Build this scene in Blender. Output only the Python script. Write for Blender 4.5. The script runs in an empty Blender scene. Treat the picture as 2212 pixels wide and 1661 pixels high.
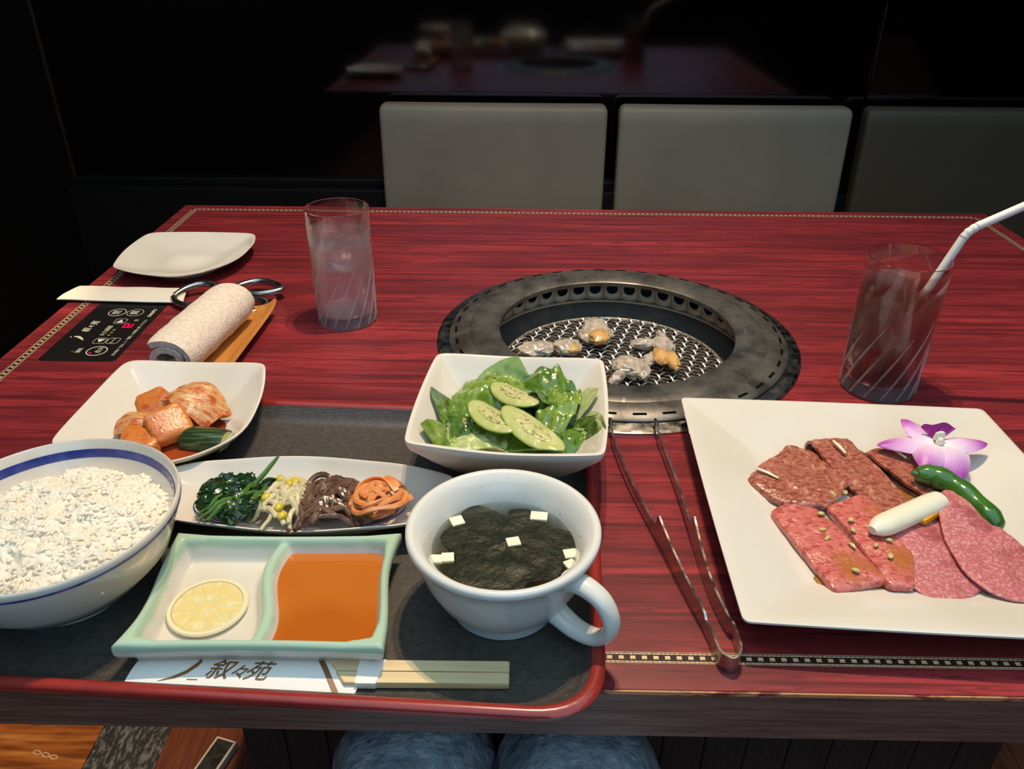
import bpy, bmesh, math, random
import numpy as np
from mathutils import Vector, Matrix, noise

random.seed(7)
U = 0.01                                   # geometry below is written in centimetres; table top is z = 0, floor z = -72
sc = bpy.context.scene
COL = sc.collection
PI = math.pi

# ------------------------------------------------------------------ camera, world, lights, exposure
def camera():
    pitch, roll, yaw = math.radians(29.83), math.radians(0.37), math.radians(0.79)
    f = Vector((0, math.cos(pitch), -math.sin(pitch))); r = Vector((1, 0, 0)); u = r.cross(f)
    r, u = math.cos(roll)*r + math.sin(roll)*u, -math.sin(roll)*r + math.cos(roll)*u
    Z = Matrix.Rotation(yaw, 3, 'Z')
    r, u, f = Z @ r, Z @ u, Z @ f
    cd = bpy.data.cameras.new('camera'); cam = bpy.data.objects.new('camera', cd); COL.objects.link(cam)
    m = Matrix((r, u, -f)).transposed().to_4x4()
    m.translation = Vector((-1.62, -4.73, 38.0))*U
    cam.matrix_world = m
    cd.sensor_width = 36; cd.lens = 1741.0/2212*36; cd.clip_start = 0.01; cd.clip_end = 50
    sc.camera = cam
camera()

w = bpy.data.worlds.new('world'); sc.world = w; w.use_nodes = True
w.node_tree.nodes['Background'].inputs[0].default_value = (0.75, 0.82, 1.0, 1)
w.node_tree.nodes['Background'].inputs[1].default_value = 0.0

sc.view_settings.view_transform = 'Standard'
sc.view_settings.look = 'None'
sc.view_settings.exposure = 0.1
sc.view_settings.gamma = 1.0
sc.view_settings.use_curve_mapping = False

def light(name, typ, loc, energy, color, target=None, **kw):
    d = bpy.data.lights.new(name, typ); d.energy = energy; d.color = color
    for k, v in kw.items(): setattr(d, k, v)
    o = bpy.data.objects.new(name, d); COL.objects.link(o); o.location = Vector(loc)*U
    t = Vector(target if target else (loc[0], loc[1], loc[2]-10))*U
    o.rotation_euler = (t - o.location).to_track_quat('-Z', 'Y').to_euler()
    return o
WARM = (1.0, 0.77, 0.51)
light('table_spot', 'SPOT', (2, 78, 138), 37, WARM, (-2, 60, 0), spot_size=math.radians(100), spot_blend=1.0, shadow_soft_size=0.016)
light('table_spot', 'SPOT', (11, 78, 138), 37, WARM, (0, 60, 0), spot_size=math.radians(100), spot_blend=1.0, shadow_soft_size=0.016)
light('aisle_spot', 'SPOT', (-76, 80, 160), 110, (1.0, 0.72, 0.42), (-72, 74, -72), spot_size=math.radians(17), spot_blend=0.5, shadow_soft_size=0.02)
# added soft overhead fill that lifts the shadows, stands for no known lamp
light('overhead_fill', 'AREA', (25, -50, 173), 42, (0.55, 0.80, 1.0), None, shape='RECTANGLE', size=3.0, size_y=3.0)
# added cool fill from behind the diner, turns camera-facing shade blue
light('cool_fill', 'AREA', (10, -260, 120), 16, (0.30, 0.64, 1.0), (0, 60, 0), shape='RECTANGLE', size=2.4, size_y=1.1)

# ------------------------------------------------------------------ materials
def lin(c):
    if isinstance(c, (int, float)): c = (c, c, c)
    out = []
    for x in c[:3]:
        x = x/255.0
        out.append(x/12.92 if x <= 0.04045 else ((x+0.055)/1.055)**2.4)
    return (*out, 1.0)

MATS = {}
def mat(name, col, rough=0.5, metal=0.0, spec=0.5, mix=None, bump=None, trans=0.0, ior=1.5, coat=0.0, sss=0.0, emit=None, alpha=1.0, absorb=None, rnoise=None, distort=0.0):
    """mix = list of (colour, noise scale, (sx,sy,sz) stretch, low, high, detail); bump = (scale, strength, stretch)"""
    if name in MATS: return MATS[name]
    m = bpy.data.materials.new(name); m.use_nodes = True; MATS[name] = m
    nt = m.node_tree; N = nt.nodes; L = nt.links
    b = N['Principled BSDF']; tc = N.new('ShaderNodeTexCoord')
    b.inputs['Base Color'].default_value = lin(col)
    b.inputs['Roughness'].default_value = rough; b.inputs['Metallic'].default_value = metal
    b.inputs['Specular IOR Level'].default_value = spec
    b.inputs['Transmission Weight'].default_value = trans; b.inputs['IOR'].default_value = ior
    b.inputs['Coat Weight'].default_value = coat; b.inputs['Coat Roughness'].default_value = 0.06
    b.inputs['Alpha'].default_value = alpha
    if sss: b.inputs['Subsurface Weight'].default_value = sss; b.inputs['Subsurface Radius'].default_value = (0.004, 0.002, 0.0012); b.inputs['Subsurface Scale'].default_value = 1.0
    if emit: b.inputs['Emission Color'].default_value = lin(emit[0]); b.inputs['Emission Strength'].default_value = emit[1]
    def nz(scale, stretch, detail=4.0, rgh=0.55):
        mp = N.new('ShaderNodeMapping'); mp.inputs['Scale'].default_value = stretch
        L.new(tc.outputs['Object'], mp.inputs['Vector'])
        n = N.new('ShaderNodeTexNoise'); n.inputs['Scale'].default_value = scale; n.inputs['Detail'].default_value = detail; n.inputs['Roughness'].default_value = rgh; n.inputs['Distortion'].default_value = distort
        L.new(mp.outputs[0], n.inputs['Vector']); return n.outputs['Fac']
    cur = None
    for (c2, s, st, lo, hi, dt) in (mix or []):
        mr = N.new('ShaderNodeMapRange'); mr.inputs['From Min'].default_value = lo; mr.inputs['From Max'].default_value = hi
        L.new(nz(s, st, dt), mr.inputs['Value'])
        mx = N.new('ShaderNodeMix'); mx.data_type = 'RGBA'
        L.new(mr.outputs[0], mx.inputs['Factor'])
        if cur is None: mx.inputs['A'].default_value = lin(col)
        else: L.new(cur, mx.inputs['A'])
        mx.inputs['B'].default_value = lin(c2)
        cur = mx.outputs['Result']
    if cur is not None: L.new(cur, b.inputs['Base Color'])
    if rnoise:
        mr = N.new('ShaderNodeMapRange'); mr.inputs['To Min'].default_value = rnoise[2]; mr.inputs['To Max'].default_value = rnoise[3]
        mr.inputs['From Min'].default_value = .35; mr.inputs['From Max'].default_value = .65
        L.new(nz(rnoise[0], rnoise[1], 3), mr.inputs['Value']); L.new(mr.outputs[0], b.inputs['Roughness'])
    if bump:
        bp = N.new('ShaderNodeBump'); bp.inputs['Strength'].default_value = bump[1]; bp.inputs['Distance'].default_value = 0.001 if len(bump) < 4 else bump[3]
        L.new(nz(bump[0], bump[2] if len(bump) > 2 else (1, 1, 1), 3), bp.inputs['Height']); L.new(bp.outputs[0], b.inputs['Normal'])
    if absorb:
        va = N.new('ShaderNodeVolumeAbsorption'); va.inputs['Color'].default_value = lin(absorb[0]); va.inputs['Density'].default_value = absorb[1]
        L.new(va.outputs[0], N['Material Output'].inputs['Volume'])
    return m
I1 = (1, 1, 1)
M_ = {}
def defmats():
    M = M_
    M['red_wood'] = mat('red_lacquer_wood', (142, 44, 48), 0.36, spec=0.5, distort=.5,
        mix=[((110, 35, 38), 3, (1, 9, 1), .40, .62, 3), ((162, 52, 54), 3.3, (1, 13, 1), .50, .70, 4), ((94, 29, 32), 4, (1, 30, 1), .50, .64, 6), ((66, 23, 25), 7, (1.2, 42, 1), .62, .74, 5), ((104, 32, 35), 30, (1, 9, 1), .52, .66, 4)], bump=(160, .05, (1, 12, 1)))
    M['dark_wood'] = mat('dark_brown_wood', (122, 84, 72), 0.42, mix=[((90, 60, 52), 20, (1, 20, 20), .4, .65, 5)], bump=(300, .15, (.2, 4, 4)))
    M['pedestal'] = mat('pedestal_wood', (56, 42, 36), 0.5, mix=[((40, 29, 25), 20, (20, 20, 1), .4, .65, 5)])
    M['worn_edge'] = mat('worn_edge', (196, 130, 84), 0.5, mix=[((120, 40, 30), 60, (1, 3, 3), .5, .6, 5)])
    M['inlay_dark'] = mat('inlay_dark', (52, 30, 26), 0.3)
    M['inlay_pale'] = mat('inlay_pale', (218, 190, 150), 0.35, mix=[((206, 160, 110), 300, I1, .5, .6, 2)])
    M['wall'] = mat('polished_black_panel', (8, 5, 5), 0.06, spec=0.9, rnoise=(2, I1, .05, .085))
    M['wall_matte'] = mat('black_wall', (17, 11, 7), 0.5, spec=.3)
    M['seam'] = mat('wall_seam', (48, 30, 12), 0.4)
    M['ceiling'] = mat('ceiling', (30, 27, 24), 0.9)
    M['floor_orange'] = mat('orange_wood', (176, 98, 40), 0.3, mix=[((128, 62, 22), 14, (.6, 5, 1), .42, .62, 4), ((214, 138, 64), 9, (.5, 6, 1), .52, .7, 3)])
    M['floor_stone'] = mat('speckled_stone', (38, 37, 38), 0.6, mix=[((120, 118, 114), 110, (1.6, .7, 1), .47, .62, 6)], bump=(110, .6, (1.6, .7, 1)))
    M['floor_brown'] = mat('brown_wood', (128, 66, 42), 0.4, mix=[((98, 46, 28), 20, (8, .6, 1), .4, .65, 4)])
    M['white_porc'] = mat('white_porcelain', (222, 212, 196), 0.12, spec=0.5, mix=[((214, 203, 186), 8, I1, .45, .7, 2)])
    M['cup_porc'] = mat('cup_porcelain', (220, 216, 206), 0.16, mix=[((150, 146, 138), 300, I1, .77, .8, 1)])
    M['blue_line'] = mat('cobalt_glaze', (42, 56, 128), 0.15, mix=[((74, 84, 150), 60, I1, .45, .65, 2)])
    M['celadon_in'] = None
    M['steel'] = mat('brushed_steel', (176, 172, 164), 0.24, metal=1, rnoise=(90, (1, 1, 6), .18, .36))
    M['steel_worn'] = mat('worn_grill_steel', (120, 114, 106), 0.42, metal=.72, mix=[((82, 77, 72), 30, I1, .45, .62, 6), ((158, 150, 138), 220, (1, .25, 1), .66, .74, 5)], rnoise=(40, I1, .34, .5), bump=(500, .06, (1, .3, 1)))
    M['steel_band'] = mat('heat_stained_steel', (206, 184, 156), 0.5, metal=.15, mix=[((166, 142, 116), 12, (1, 1, 3), .45, .65, 4)])
    M['grill_black'] = mat('sooty_iron', (70, 64, 58), 0.75, spec=.2, mix=[((92, 78, 64), 40, I1, .5, .7, 4)])
    M['rust_rim'] = mat('rusty_rim', (96, 62, 42), 0.5, metal=.5, mix=[((40, 28, 22), 50, I1, .45, .65, 4)])
    M['wire'] = mat('net_wire', (196, 186, 170), 0.36, metal=.7, mix=[((110, 102, 94), 300, I1, .5, .65, 3)])
    M['black'] = mat('flat_black', (8, 8, 8), 0.9, spec=.1)
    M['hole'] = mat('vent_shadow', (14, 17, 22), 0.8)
    M['ash'] = mat('lava_rock', (58, 55, 52), 0.9, mix=[((24, 22, 21), 80, I1, .4, .6, 5)], bump=(200, 1, I1))
    M['glass'] = mat('clear_glass', (252, 252, 252), 0.0, trans=1, ior=1.45, alpha=.68)
    M['glass_frost'] = mat('misted_glass', (244, 230, 232), 0.06, trans=.9, ior=1.45, alpha=.6, rnoise=(60, I1, .0, .3), bump=(300, .25, I1))
    M['water'] = mat('water', (246, 246, 250), 0.0, trans=1, ior=1.33, alpha=.35)
    M['tea'] = mat('oolong_tea', (255, 250, 240), 0.0, trans=1, ior=1.33, alpha=.45, absorb=((212, 130, 56), 54))
    M['ice'] = mat('ice', (240, 240, 244), 0.12, trans=.88, ior=1.31, alpha=.45, rnoise=(60, I1, .0, .35), bump=(120, .5, I1))
    M['straw'] = mat('white_paper_straw', (228, 222, 214), 0.5, sss=.0)
    M['paper'] = mat('white_paper', (228, 216, 196), 0.7, bump=(30, .2, I1))
    M['paper_white'] = mat('chopstick_paper', (236, 232, 224), 0.65)
    M['gold_ink'] = mat('bronze_ink', (126, 86, 46), 0.45)
    M['chop'] = mat('pale_aspen_wood', (220, 196, 150), 0.6, mix=[((204, 178, 130), 30, (.4, 8, 8), .4, .65, 4)])
    M['panel'] = mat('black_acrylic', (30, 27, 25), 0.22)
    M['print'] = mat('cream_print', (222, 212, 180), 0.5)
    M['led_red'] = mat('red_led', (230, 0, 70), 0.4, emit=((235, 0, 70), 0.7))
    M['led_green'] = mat('dim_green_led', (66, 84, 52), 0.4)
    M['led_olive'] = mat('dim_olive_led', (134, 128, 52), 0.4)
    M['towel'] = mat('terry_towel', (232, 214, 194), 0.95, bump=(420, 1.0, I1), mix=[((214, 192, 170), 300, I1, .4, .7, 2)])
    M['bamboo'] = mat('bamboo_tray', (204, 138, 66), 0.4, mix=[((184, 116, 48), 40, (8, .5, 8), .4, .7, 4)])
    M['tray_black'] = None
    M['tray_red'] = mat('vermilion_lacquer', (150, 46, 38), 0.26, coat=.2, mix=[((128, 38, 32), 30, I1, .45, .65, 3)])
    M['rice'] = mat('cooked_rice', (238, 226, 204), 0.4, spec=.35, mix=[((230, 216, 192), 60, I1, .45, .65, 2)])
    M['rice_core'] = mat('rice_core', (236, 224, 202), 0.45, spec=.3)
    M['kim_red'] = mat('kimchi_radish', (206, 120, 52), 0.26, sss=.15, mix=[((184, 78, 30), 120, I1, .5, .66, 5), ((218, 152, 88), 60, I1, .52, .7, 3), ((140, 36, 18), 700, I1, .68, .73, 2)], bump=(500, .4, I1))
    M['kim_leaf'] = mat('kimchi_cabbage', (214, 154, 96), 0.22, sss=.15, mix=[((192, 84, 36), 90, (1, 2.5, 1), .46, .6, 5), ((228, 196, 150), 60, (1, 3, 1), .55, .7, 3), ((140, 34, 18), 600, I1, .67, .73, 2)], bump=(260, .8, (1, 3, 1)))
    M['cuke_skin'] = mat('cucumber_skin', (38, 58, 32), 0.25, mix=[((92, 106, 62), 55, (.35, 6, 6), .52, .64, 2)])
    M['cuke_flesh'] = mat('cucumber_flesh', (176, 180, 110), 0.25, sss=.2)
    M['kim_juice'] = mat('kimchi_juice', (136, 52, 24), 0.05, alpha=.85, mix=[((170, 74, 34), 20, I1, .5, .7, 2)])
    M['spinach'] = mat('boiled_spinach', (28, 58, 24), 0.22, mix=[((14, 34, 16), 70, I1, .45, .6, 4), ((62, 96, 40), 50, I1, .58, .7, 3)], bump=(160, .8, I1))
    M['spin_stem'] = mat('spinach_stem', (82, 118, 48), 0.2, sss=.1, mix=[((44, 78, 30), 40, I1, .45, .65, 3)])
    M['sprout'] = mat('bean_sprout', (220, 204, 162), 0.2, sss=.3, mix=[((196, 178, 130), 40, I1, .45, .65, 3)])
    M['bean'] = mat('soybean_head', (214, 186, 58), 0.25, sss=.25, mix=[((188, 160, 44), 60, I1, .45, .65, 2)])
    M['fern'] = mat('bracken_fern', (112, 80, 60), 0.22, mix=[((74, 50, 38), 90, I1, .42, .62, 4), ((144, 108, 84), 60, I1, .58, .7, 3)], bump=(300, .5, I1))
    M['radish'] = mat('pickled_radish', (226, 146, 86), 0.2, sss=.3, mix=[((206, 110, 54), 40, I1, .45, .65, 3), ((236, 186, 136), 30, I1, .55, .7, 2)])
    M['carrot'] = mat('carrot_strip', (222, 106, 30), 0.25)
    M['lemon_liq'] = mat('lemon_juice', (248, 236, 206), 0.02, trans=1, ior=1.33, alpha=.25)
    M['sauce'] = mat('tare_sauce', (188, 104, 36), 0.06, mix=[((178, 92, 28), 10, I1, .45, .6, 2)])
    M['lemon_rind'] = mat('lemon_pith', (232, 218, 178), 0.25, sss=.2)
    M['lemon_flesh'] = mat('lemon_flesh', (234, 206, 136), 0.1, sss=.3, mix=[((236, 218, 168), 120, I1, .5, .65, 3)], bump=(260, .6, I1))
    M['soup'] = mat('clear_broth', (236, 230, 200), 0.02, trans=1, ior=1.33, alpha=.3, absorb=((190, 184, 130), 18))
    M['wakame'] = mat('wakame_seaweed', (28, 37, 25), 0.35, spec=.3, mix=[((16, 22, 16), 120, I1, .42, .6, 5), ((50, 60, 36), 300, I1, .6, .72, 3)], bump=(260, .5, I1))
    M['leek'] = mat('leek_white', (234, 226, 200), 0.3, sss=.25, mix=[((222, 210, 160), 30, (1, 1, 1), .5, .7, 3)])
    M['leaf'] = mat('lettuce_green', (132, 154, 62), 0.2, coat=.25, mix=[((92, 122, 40), 90, I1, .42, .6, 6), ((168, 182, 100), 60, I1, .56, .72, 4)], bump=(170, .8, I1))
    M['leaf_dark'] = mat('lettuce_dark', (96, 128, 44), 0.18, coat=.3, mix=[((58, 90, 28), 90, I1, .42, .6, 6), ((132, 156, 66), 70, I1, .56, .7, 4)], bump=(170, .8, I1))
    M['leaf_pale'] = mat('lettuce_pale', (172, 184, 116), 0.25, mix=[((196, 202, 142), 90, (1, 3, 1), .45, .6, 4), ((132, 158, 80), 60, I1, .56, .72, 4)], bump=(200, .8, (1, 2, 1)))
    M['cucumber'] = mat('cucumber_slice', (188, 190, 116), 0.14, coat=.3, mix=[((206, 202, 138), 90, I1, .5, .65, 3)], bump=(420, .5, I1))
    M['cuke_core'] = mat('cucumber_core', (204, 196, 136), 0.14, coat=.3, mix=[((176, 172, 104), 400, I1, .52, .6, 2)], bump=(420, .6, I1))
    M['seed'] = mat('cucumber_seed', (176, 166, 108), 0.3)
    M['sesame'] = mat('sesame', (206, 160, 104), 0.5)
    M['beef'] = mat('marinated_beef', (176, 104, 82), 0.16, coat=.35, mix=[((140, 70, 54), 200, (1, 1.8, 1), .46, .60, 6), ((202, 142, 112), 120, (1.8, 1, 1), .54, .68, 5), ((114, 52, 40), 500, I1, .64, .72, 3)], bump=(300, .6, I1, .0012))
    M['kalbi'] = mat('short_rib', (206, 112, 100), 0.22, coat=.25, mix=[((176, 72, 66), 200, (1, 2.2, 1), .48, .62, 6), ((222, 150, 132), 150, I1, .56, .72, 5), ((178, 102, 54), 26, I1, .54, .66, 3)], bump=(420, .7, I1))
    M['tongue'] = mat('beef_tongue', (188, 100, 100), 0.3, mix=[((216, 146, 140), 520, (1, 1, 1), .48, .62, 6), ((158, 74, 74), 60, I1, .54, .7, 4), ((70, 36, 34), 900, I1, .69, .73, 2)], bump=(700, .5, I1))
    M['meat_sauce'] = mat('meat_juice', (192, 146, 74), 0.08, trans=.35, mix=[((160, 104, 44), 40, I1, .5, .7, 3)])
    M['garlic'] = mat('scallion_bit', (196, 180, 112), 0.3, sss=.2)
    M['pepper'] = mat('green_pepper', (66, 112, 40), 0.16, coat=.3, mix=[((42, 84, 26), 40, I1, .45, .65, 3)], bump=(90, .5, I1))
    M['squash'] = mat('squash', (236, 158, 20), 0.4)
    M['petal'] = None
    M['lip'] = mat('orchid_lip', (150, 26, 122), 0.5, mix=[((190, 70, 160), 160, I1, .5, .66, 3)])
    M['orchid_white'] = mat('orchid_throat', (236, 226, 206), 0.5)
    M['offal'] = mat('raw_offal', (204, 186, 164), 0.14, sss=.2, coat=.3, alpha=.92, mix=[((168, 154, 140), 120, I1, .45, .62, 4), ((222, 206, 184), 90, I1, .55, .7, 3)], bump=(220, .6, I1))
    M['offal_fat'] = mat('offal_fat', (220, 172, 106), 0.2, sss=.35, coat=.3, mix=[((196, 132, 70), 60, I1, .48, .64, 4)], bump=(150, .7, I1))
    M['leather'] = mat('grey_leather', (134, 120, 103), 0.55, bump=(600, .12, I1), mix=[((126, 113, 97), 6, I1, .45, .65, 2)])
    M['leather_shaded'] = mat('shaded_leather', (70, 56, 38), 0.6)  # shade over the third chair is put into its leather colour
    M['trouser'] = mat('crinkled_blue_cotton', (176, 186, 194), 0.9, mix=[((142, 154, 166), 60, I1, .42, .62, 4), ((196, 204, 210), 90, I1, .58, .7, 3)], bump=(70, .9, I1, .005))
    M['flute'] = mat('moulded_glass', (240, 232, 230), 0.08, trans=.8, ior=1.45, alpha=.6)
    M['skin'] = mat('skin', (190, 140, 115), 0.5)
    M['lampmetal'] = mat('lamp_housing', (24, 22, 20), 0.4, metal=.6)
defmats()

def nodes_of(name, rough=.3):
    m = bpy.data.materials.new(name); m.use_nodes = True
    return m, m.node_tree.nodes, m.node_tree.links, m.node_tree.nodes['Principled BSDF']

def celadon():
    # pale green glaze that pools on the rim, white inside: glaze line follows height on the dish
    m, N, L, b = nodes_of('celadon_glaze')
    tc = N.new('ShaderNodeTexCoord'); sx = N.new('ShaderNodeSeparateXYZ'); L.new(tc.outputs['Object'], sx.inputs[0])
    n = N.new('ShaderNodeTexNoise'); n.inputs['Scale'].default_value = 60; L.new(tc.outputs['Object'], n.inputs['Vector'])
    ma = N.new('ShaderNodeMath'); ma.operation = 'MULTIPLY_ADD'; ma.inputs[1].default_value = 0.006; L.new(n.outputs['Fac'], ma.inputs[0]); L.new(sx.outputs['Z'], ma.inputs[2])
    mr = N.new('ShaderNodeMapRange'); mr.inputs['From Min'].default_value = .0178; mr.inputs['From Max'].default_value = .0215; L.new(ma.outputs[0], mr.inputs['Value'])
    mx = N.new('ShaderNodeMix'); mx.data_type = 'RGBA'; mx.inputs['A'].default_value = lin((224, 216, 202)); mx.inputs['B'].default_value = lin((176, 200, 172))
    L.new(mr.outputs[0], mx.inputs['Factor']); L.new(mx.outputs['Result'], b.inputs['Base Color']); b.inputs['Roughness'].default_value = .12
    return m
M_['celadon'] = celadon()

def tray_mat():
    m, N, L, b = nodes_of('textured_black_tray')
    tc = N.new('ShaderNodeTexCoord'); mp = N.new('ShaderNodeMapping'); mp.inputs['Scale'].default_value = (1, 1, 1); L.new(tc.outputs['Object'], mp.inputs[0])
    br = N.new('ShaderNodeTexBrick'); br.inputs['Scale'].default_value = 100; br.inputs['Brick Width'].default_value = .42; br.inputs['Row Height'].default_value = .17; br.inputs['Bias'].default_value = -.2
    br.inputs['Mortar Size'].default_value = .035; br.inputs['Color1'].default_value = (1, 1, 1, 1); br.inputs['Color2'].default_value = (.6, .6, .6, 1); br.inputs['Mortar'].default_value = (0, 0, 0, 1)
    L.new(mp.outputs[0], br.inputs['Vector'])
    bp = N.new('ShaderNodeBump'); bp.inputs['Strength'].default_value = .5; bp.inputs['Distance'].default_value = .0006
    L.new(br.outputs['Color'], bp.inputs['Height']); L.new(bp.outputs[0], b.inputs['Normal'])
    mx = N.new('ShaderNodeMix'); mx.data_type = 'RGBA'; mx.inputs['A'].default_value = lin((62, 56, 51)); mx.inputs['B'].default_value = lin((82, 75, 68))
    nn = N.new('ShaderNodeTexNoise'); nn.inputs['Scale'].default_value = 220; L.new(tc.outputs['Object'], nn.inputs['Vector'])
    mr = N.new('ShaderNodeMapRange'); mr.inputs['From Min'].default_value = .42; mr.inputs['From Max'].default_value = .58; L.new(nn.outputs['Fac'], mr.inputs['Value'])
    mm = N.new('ShaderNodeMath'); mm.operation = 'MULTIPLY'; L.new(br.outputs['Color'], mm.inputs[0]); L.new(mr.outputs[0], mm.inputs[1]); L.new(mm.outputs[0], mx.inputs['Factor']); L.new(mx.outputs['Result'], b.inputs['Base Color'])
    b.inputs['Roughness'].default_value = .48
    return m
M_['tray_black'] = tray_mat()

def petal_mat():
    # orchid petal: pale at the foot, magenta towards the edge (uses the petal's own UV)
    m, N, L, b = nodes_of('orchid_petal')
    uv = N.new('ShaderNodeUVMap'); uv.uv_map = 'UVMap'; sx = N.new('ShaderNodeSeparateXYZ'); L.new(uv.outputs[0], sx.inputs[0])
    n = N.new('ShaderNodeTexNoise'); n.inputs['Scale'].default_value = 9; mp = N.new('ShaderNodeMapping'); mp.inputs['Scale'].default_value = (.4, 3, 1); L.new(uv.outputs[0], mp.inputs[0]); L.new(mp.outputs[0], n.inputs['Vector'])
    ma = N.new('ShaderNodeMath'); ma.operation = 'MULTIPLY_ADD'; ma.inputs[1].default_value = .25; L.new(n.outputs['Fac'], ma.inputs[0]); L.new(sx.outputs['X'], ma.inputs[2])
    cr = N.new('ShaderNodeValToRGB'); e = cr.color_ramp.elements
    e[0].position = .3; e[0].color = lin((238, 222, 226)); e[1].position = 1.0; e[1].color = lin((178, 76, 172))
    k = cr.color_ramp.elements.new(.68); k.color = lin((222, 172, 212))
    L.new(ma.outputs[0], cr.inputs[0]); L.new(cr.outputs[0], b.inputs['Base Color']); b.inputs['Roughness'].default_value = .45
    return m
M_['petal'] = petal_mat()
def cup_glass(name, mist, base_tr, z_clear, tint):
    # drinking glass: condensation below the drink level, clear collar and rim, thick base whitened to stand in for light it does not get
    m, N, L, b = nodes_of(name)
    tc = N.new('ShaderNodeTexCoord'); sx = N.new('ShaderNodeSeparateXYZ'); L.new(tc.outputs['Object'], sx.inputs[0])
    def ramp(pts):
        c = N.new('ShaderNodeMapRange'); c.inputs['From Min'].default_value = 0; c.inputs['From Max'].default_value = .13; L.new(sx.outputs['Z'], c.inputs['Value'])
        r = N.new('ShaderNodeValToRGB'); L.new(c.outputs[0], r.inputs[0]); e = r.color_ramp.elements
        e[0].position = pts[0][0]/13; e[0].color = (pts[0][1],)*3+(1,); e[1].position = pts[1][0]/13; e[1].color = (pts[1][1],)*3+(1,)
        for z, v in pts[2:]: k = e.new(z/13); k.color = (v, v, v, 1)
        return r.outputs[0]
    L.new(ramp([(0, base_tr), (12.9, 1), (1.1, base_tr), (1.7, 1-mist), (z_clear-.3, 1-mist), (z_clear+.1, 1)]), b.inputs['Transmission Weight'])
    L.new(ramp([(0, .8), (12.9, 1), (1.1, .8), (1.7, .78), (6, .68), (z_clear, .55), (12.2, .6), (12.45, 1)]), b.inputs['Alpha'])
    n = N.new('ShaderNodeTexNoise'); n.inputs['Scale'].default_value = 70; n.inputs['Detail'].default_value = 4; L.new(tc.outputs['Object'], n.inputs['Vector'])
    mr = N.new('ShaderNodeMapRange'); mr.inputs['From Min'].default_value = .4; mr.inputs['From Max'].default_value = .65; mr.inputs['To Max'].default_value = .3*min(1, mist*8); L.new(n.outputs['Fac'], mr.inputs['Value'])
    mu = N.new('ShaderNodeMath'); mu.operation = 'MULTIPLY'; L.new(mr.outputs[0], mu.inputs[0]); L.new(ramp([(0, .2), (12.9, 0), (1.5, 1), (z_clear, 1), (z_clear+.2, 0)]), mu.inputs[1]); L.new(mu.outputs[0], b.inputs['Roughness'])
    b.inputs['Base Color'].default_value = lin(tint); b.inputs['IOR'].default_value = 1.47
    return m
M_['glass_frost'] = cup_glass('misted_glass_wall', .10, .82, 10.6, (248, 236, 236))
M_['glass'] = cup_glass('clear_glass_wall', .02, .86, 10.2, (250, 248, 246))
def M(k): return M_[k]

# ------------------------------------------------------------------ geometry helpers (cm, world axes)
ORI = {}
def obj(name, vf, m, parent=None, smooth=True, sharp=38, uv=None, origin=None):
    v = np.array(vf[0], float).reshape(-1, 3)
    if origin is None: origin = np.array([(v[:, 0].min()+v[:, 0].max())/2, (v[:, 1].min()+v[:, 1].max())/2, v[:, 2].min()])
    origin = np.array(origin, float)
    me = bpy.data.meshes.new(name)
    me.from_pydata([tuple(p) for p in (v-origin)*U], [], vf[1]); me.update()
    if len(vf) > 2 and vf[2] is not None:
        ul = me.uv_layers.new(name='UVMap'); flat = np.array(vf[2], float)
        idx = np.zeros(len(me.loops), int); me.loops.foreach_get('vertex_index', idx); ul.data.foreach_set('uv', flat[idx].ravel())
    bm = bmesh.new(); bm.from_mesh(me); bmesh.ops.recalc_face_normals(bm, faces=bm.faces); bm.to_mesh(me); bm.free()
    if smooth:
        me.polygons.foreach_set('use_smooth', [True]*len(me.polygons))
        if sharp: me.set_sharp_from_angle(angle=math.radians(sharp))
    if m: me.materials.append(m if not isinstance(m, str) else M_[m])
    o = bpy.data.objects.new(name, me); COL.objects.link(o)
    ORI[o.name] = origin
    if parent is not None:
        o.parent = parent; o.location = Vector(origin - ORI[parent.name])*U
    else: o.location = Vector(origin)*U
    return o
def thing(name, label, cat, loc, group=None):
    o = bpy.data.objects.new(name, None); COL.objects.link(o); o.empty_display_size = .02
    o.location = Vector(loc)*U; ORI[o.name] = np.array(loc, float)
    return tag(o, label, cat, group)
def tag(o, label, cat, group=None, kind=None):
    o['label'] = label; o['category'] = cat
    if group: o['group'] = group
    if kind: o['kind'] = kind
    return o
def struct(name, vf, m, **k):
    o = obj(name, vf, m, **k); o['kind'] = 'structure'; return o
def share(src, name, loc, parent=None, rotz=0, scale=1):
    o = bpy.data.objects.new(name, src.data); COL.objects.link(o); ORI[o.name] = np.array(loc, float)
    if parent is not None: o.parent = parent; o.location = Vector(np.array(loc, float)-ORI[parent.name])*U
    else: o.location = Vector(loc)*U
    o.rotation_euler = (0, 0, rotz); o.scale = (scale, scale, scale)
    return o

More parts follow.
